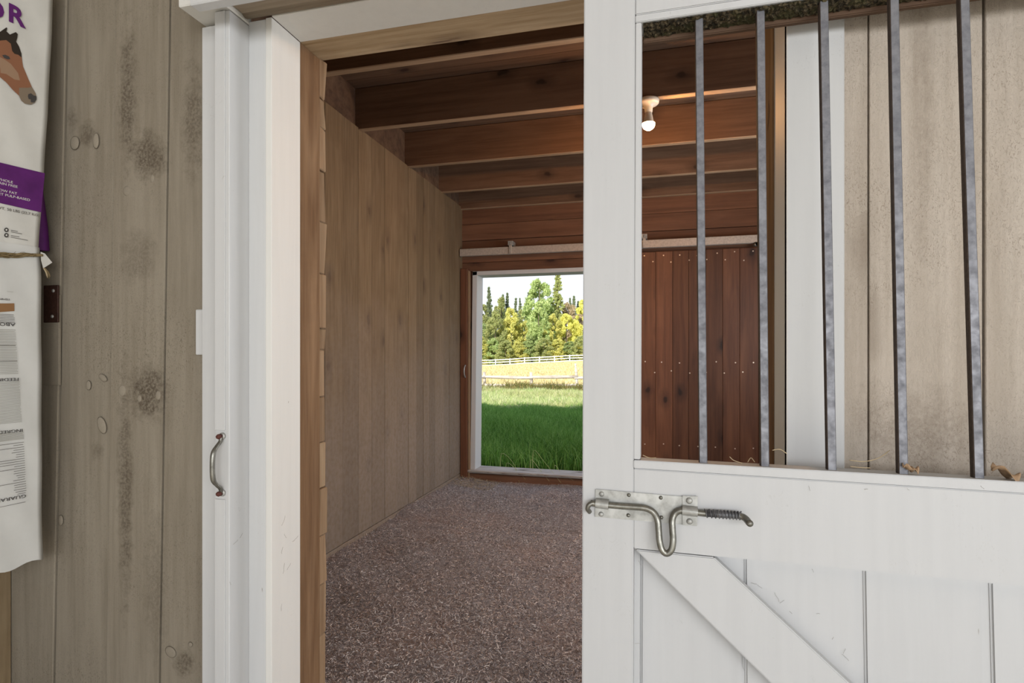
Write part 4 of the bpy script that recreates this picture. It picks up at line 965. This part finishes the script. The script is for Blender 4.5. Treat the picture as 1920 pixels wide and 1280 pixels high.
def proto(key):
    if key in PROT: return PROT[key]
    kind, leafc, var = key
    H0, W0 = 10, 6
    V = broad(var * 7 + 1, H0, W0) if kind == 'broad' else conifer(var * 5 + 3, H0, 4.2)
    if kind == 'none': V = broad(var + 50, H0, W0, 2600, size=.12)
    nm = 'foliage'
    o = bulk(nm, V, 4, [(0, 1, 2, 3)], 'leaf_' + leafc); me = o.data; bpy.data.objects.remove(o); PROT[key] = me; return me
TR = {}
def tree(px, ytop, Y, kind, leafc, wpx, label, group, name, var=0, base=None):
    x = ax(px, Y); zg = float(hg(x, Y)); k = Y / ray(px, 600).y / F
    H = (CAMH + (667 - ytop) * k) - zg; Wd = wpx * k
    r_ = empty(name, (x, Y, zg), label, 'tree', group); r_['_local'] = 1
    o = bpy.data.objects.new('foliage', proto((kind, leafc, var))); COL.objects.link(o); o.parent = r_; o.scale = (Wd / (6 if kind != 'conifer' else 4.2), Wd / (6 if kind != 'conifer' else 4.2), H / 10); o.rotation_euler = (0, 0, random.uniform(0, 6.28))
    if 'trunk' not in TR:
        t_ = tube('trunk', [(0, 0, -.3), (.05, 0, 2.5), (-.05, .05, 5), (0, 0, 8.5)], [.2, .15, .10, .03], 'bark', r_, 7, 2); TR['trunk'] = t_.data; TR['loc'] = Vector(t_.location)
    else:
        t_ = bpy.data.objects.new('trunk', TR['trunk']); COL.objects.link(t_); t_.parent = r_; t_.location = TR['loc']
    t_.scale = (H / 10, H / 10, H / 10); t_.location = TR['loc'] * (H / 10)
    return r_
GB = 'trees along the edge of the field'
front = [(792, 580, 'gold', 60), (830, 590, 'olive', 55), (868, 575, 'gold', 60), (903, 600, 'green', 42), (929, 578, 'olive', 44), (958, 572, 'gold', 46), (984, 596, 'gold', 40), (1010, 560, 'green', 44),
         (1037, 584, 'gold', 42), (1062, 582, 'yellow', 44), (1093, 556, 'yellow', 40), (1125, 575, 'gold', 55), (1165, 590, 'olive', 60), (1205, 570, 'gold', 60)]
fl_ = {903: 'low leafy tree at the near edge of the doorway frame, mid green', 929: 'olive tree between the green and golden trees', 958: 'tall golden tree under the dark spruce tops', 984: 'short golden tree before the big green tree',
       1010: 'green lower crown at the foot of the tallest tree', 1037: 'golden tree beside the big green tree', 1062: 'bright yellow tree below the bare brown one', 1093: 'brightest yellow tree beside the white door'}
extra = 'autumn tree of the field edge hidden beyond the doorway frame'
for i, (px, yt, lc_, w_) in enumerate(front):
    tree(px, yt, 99 + (i * 37 % 7), 'broad', lc_, w_, fl_.get(px, extra), GB, 'broadleaf_tree', i % 3)
mid = [(1012, 513, 'green', 66, 'tallest broad green tree reaching the top of the doorway', 'broad'), (1046, 503, 'olive', 50, 'tall dark ragged conifer beside the tallest green tree', 'conifer'), (1066, 560, 'rust', 46, 'brown nearly bare tree above the yellow trees', 'broad'),
       (940, 552, 'olive', 40, 'pale olive tree before the spruces', 'broad'), (985, 560, 'olive', 42, 'olive tree filling the gap before the tallest tree', 'broad'), (1140, 550, 'olive', 60, extra, 'broad'), (850, 550, 'olive', 60, extra, 'broad'), (905, 566, 'olive', 40, 'dull olive tree behind the low green tree', 'broad'), (1090, 580, 'rust', 40, 'rusty brown tree behind the brightest yellow tree', 'broad')]
for i, (px, yt, lc_, w_, lab, kd) in enumerate(mid): tree(px, yt, 110 + i, kd, lc_, w_, lab, GB, 'conifer_tree' if kd == 'conifer' else 'broadleaf_tree', 3 + i % 2)
back = [(917, 535, 26, 'pointed grey green spruce standing above the low green tree'), (943, 549, 22, 'thin spruce top, first of the twin dark points'), (951, 546, 22, 'thin spruce top, second of the twin dark points'), (967, 556, 20, 'small spruce top before the open sky'),
        (975, 556, 18, 'slim spruce tip beside the small spruce top'), (992, 545, 28, 'spruce touching the tallest green tree'), (1076, 552, 22, 'dark spruce tip behind the brown tree'), (1069, 556, 18, 'slim dark spruce tip behind the brown tree'), (1084, 562, 20, 'short spruce tip before the bright yellow tree'), (900, 550, 26, 'spruce at the edge of the doorway frame'),
        (870, 545, 30, extra), (835, 550, 30, extra), (1110, 548, 28, extra), (1150, 540, 30, extra), (1190, 545, 30, extra), (800, 545, 30, extra)]
for i, (px, yt, w_, lab) in enumerate(back): tree(px, yt, 122 + (i % 4) * 2, 'conifer', 'pine', w_ * 1.25, lab, GB, 'spruce_tree', i % 2)
# low scrub along the wood edge
for i, px in enumerate(range(876, 1135, 24)):
    tree(px, 640 - (i * 13 % 17), 95.5 + (i % 3), 'broad', ('olive', 'gold', 'green')[i % 3], 38, 'low %s shrub behind the white fence, %s' % (('olive', 'golden', 'green')[i % 3], ('beyond the door frame', 'at the door frame', 'at the first fence posts', 'before the olive tree', 'before the tall golden tree', 'before the short golden tree', 'before the tallest tree', 'before the brown bare tree', 'before the bright yellow tree', 'hidden by the white door', 'far behind the white door')[i]), 'shrubs behind the white paddock fence', 'shrub', i % 3)
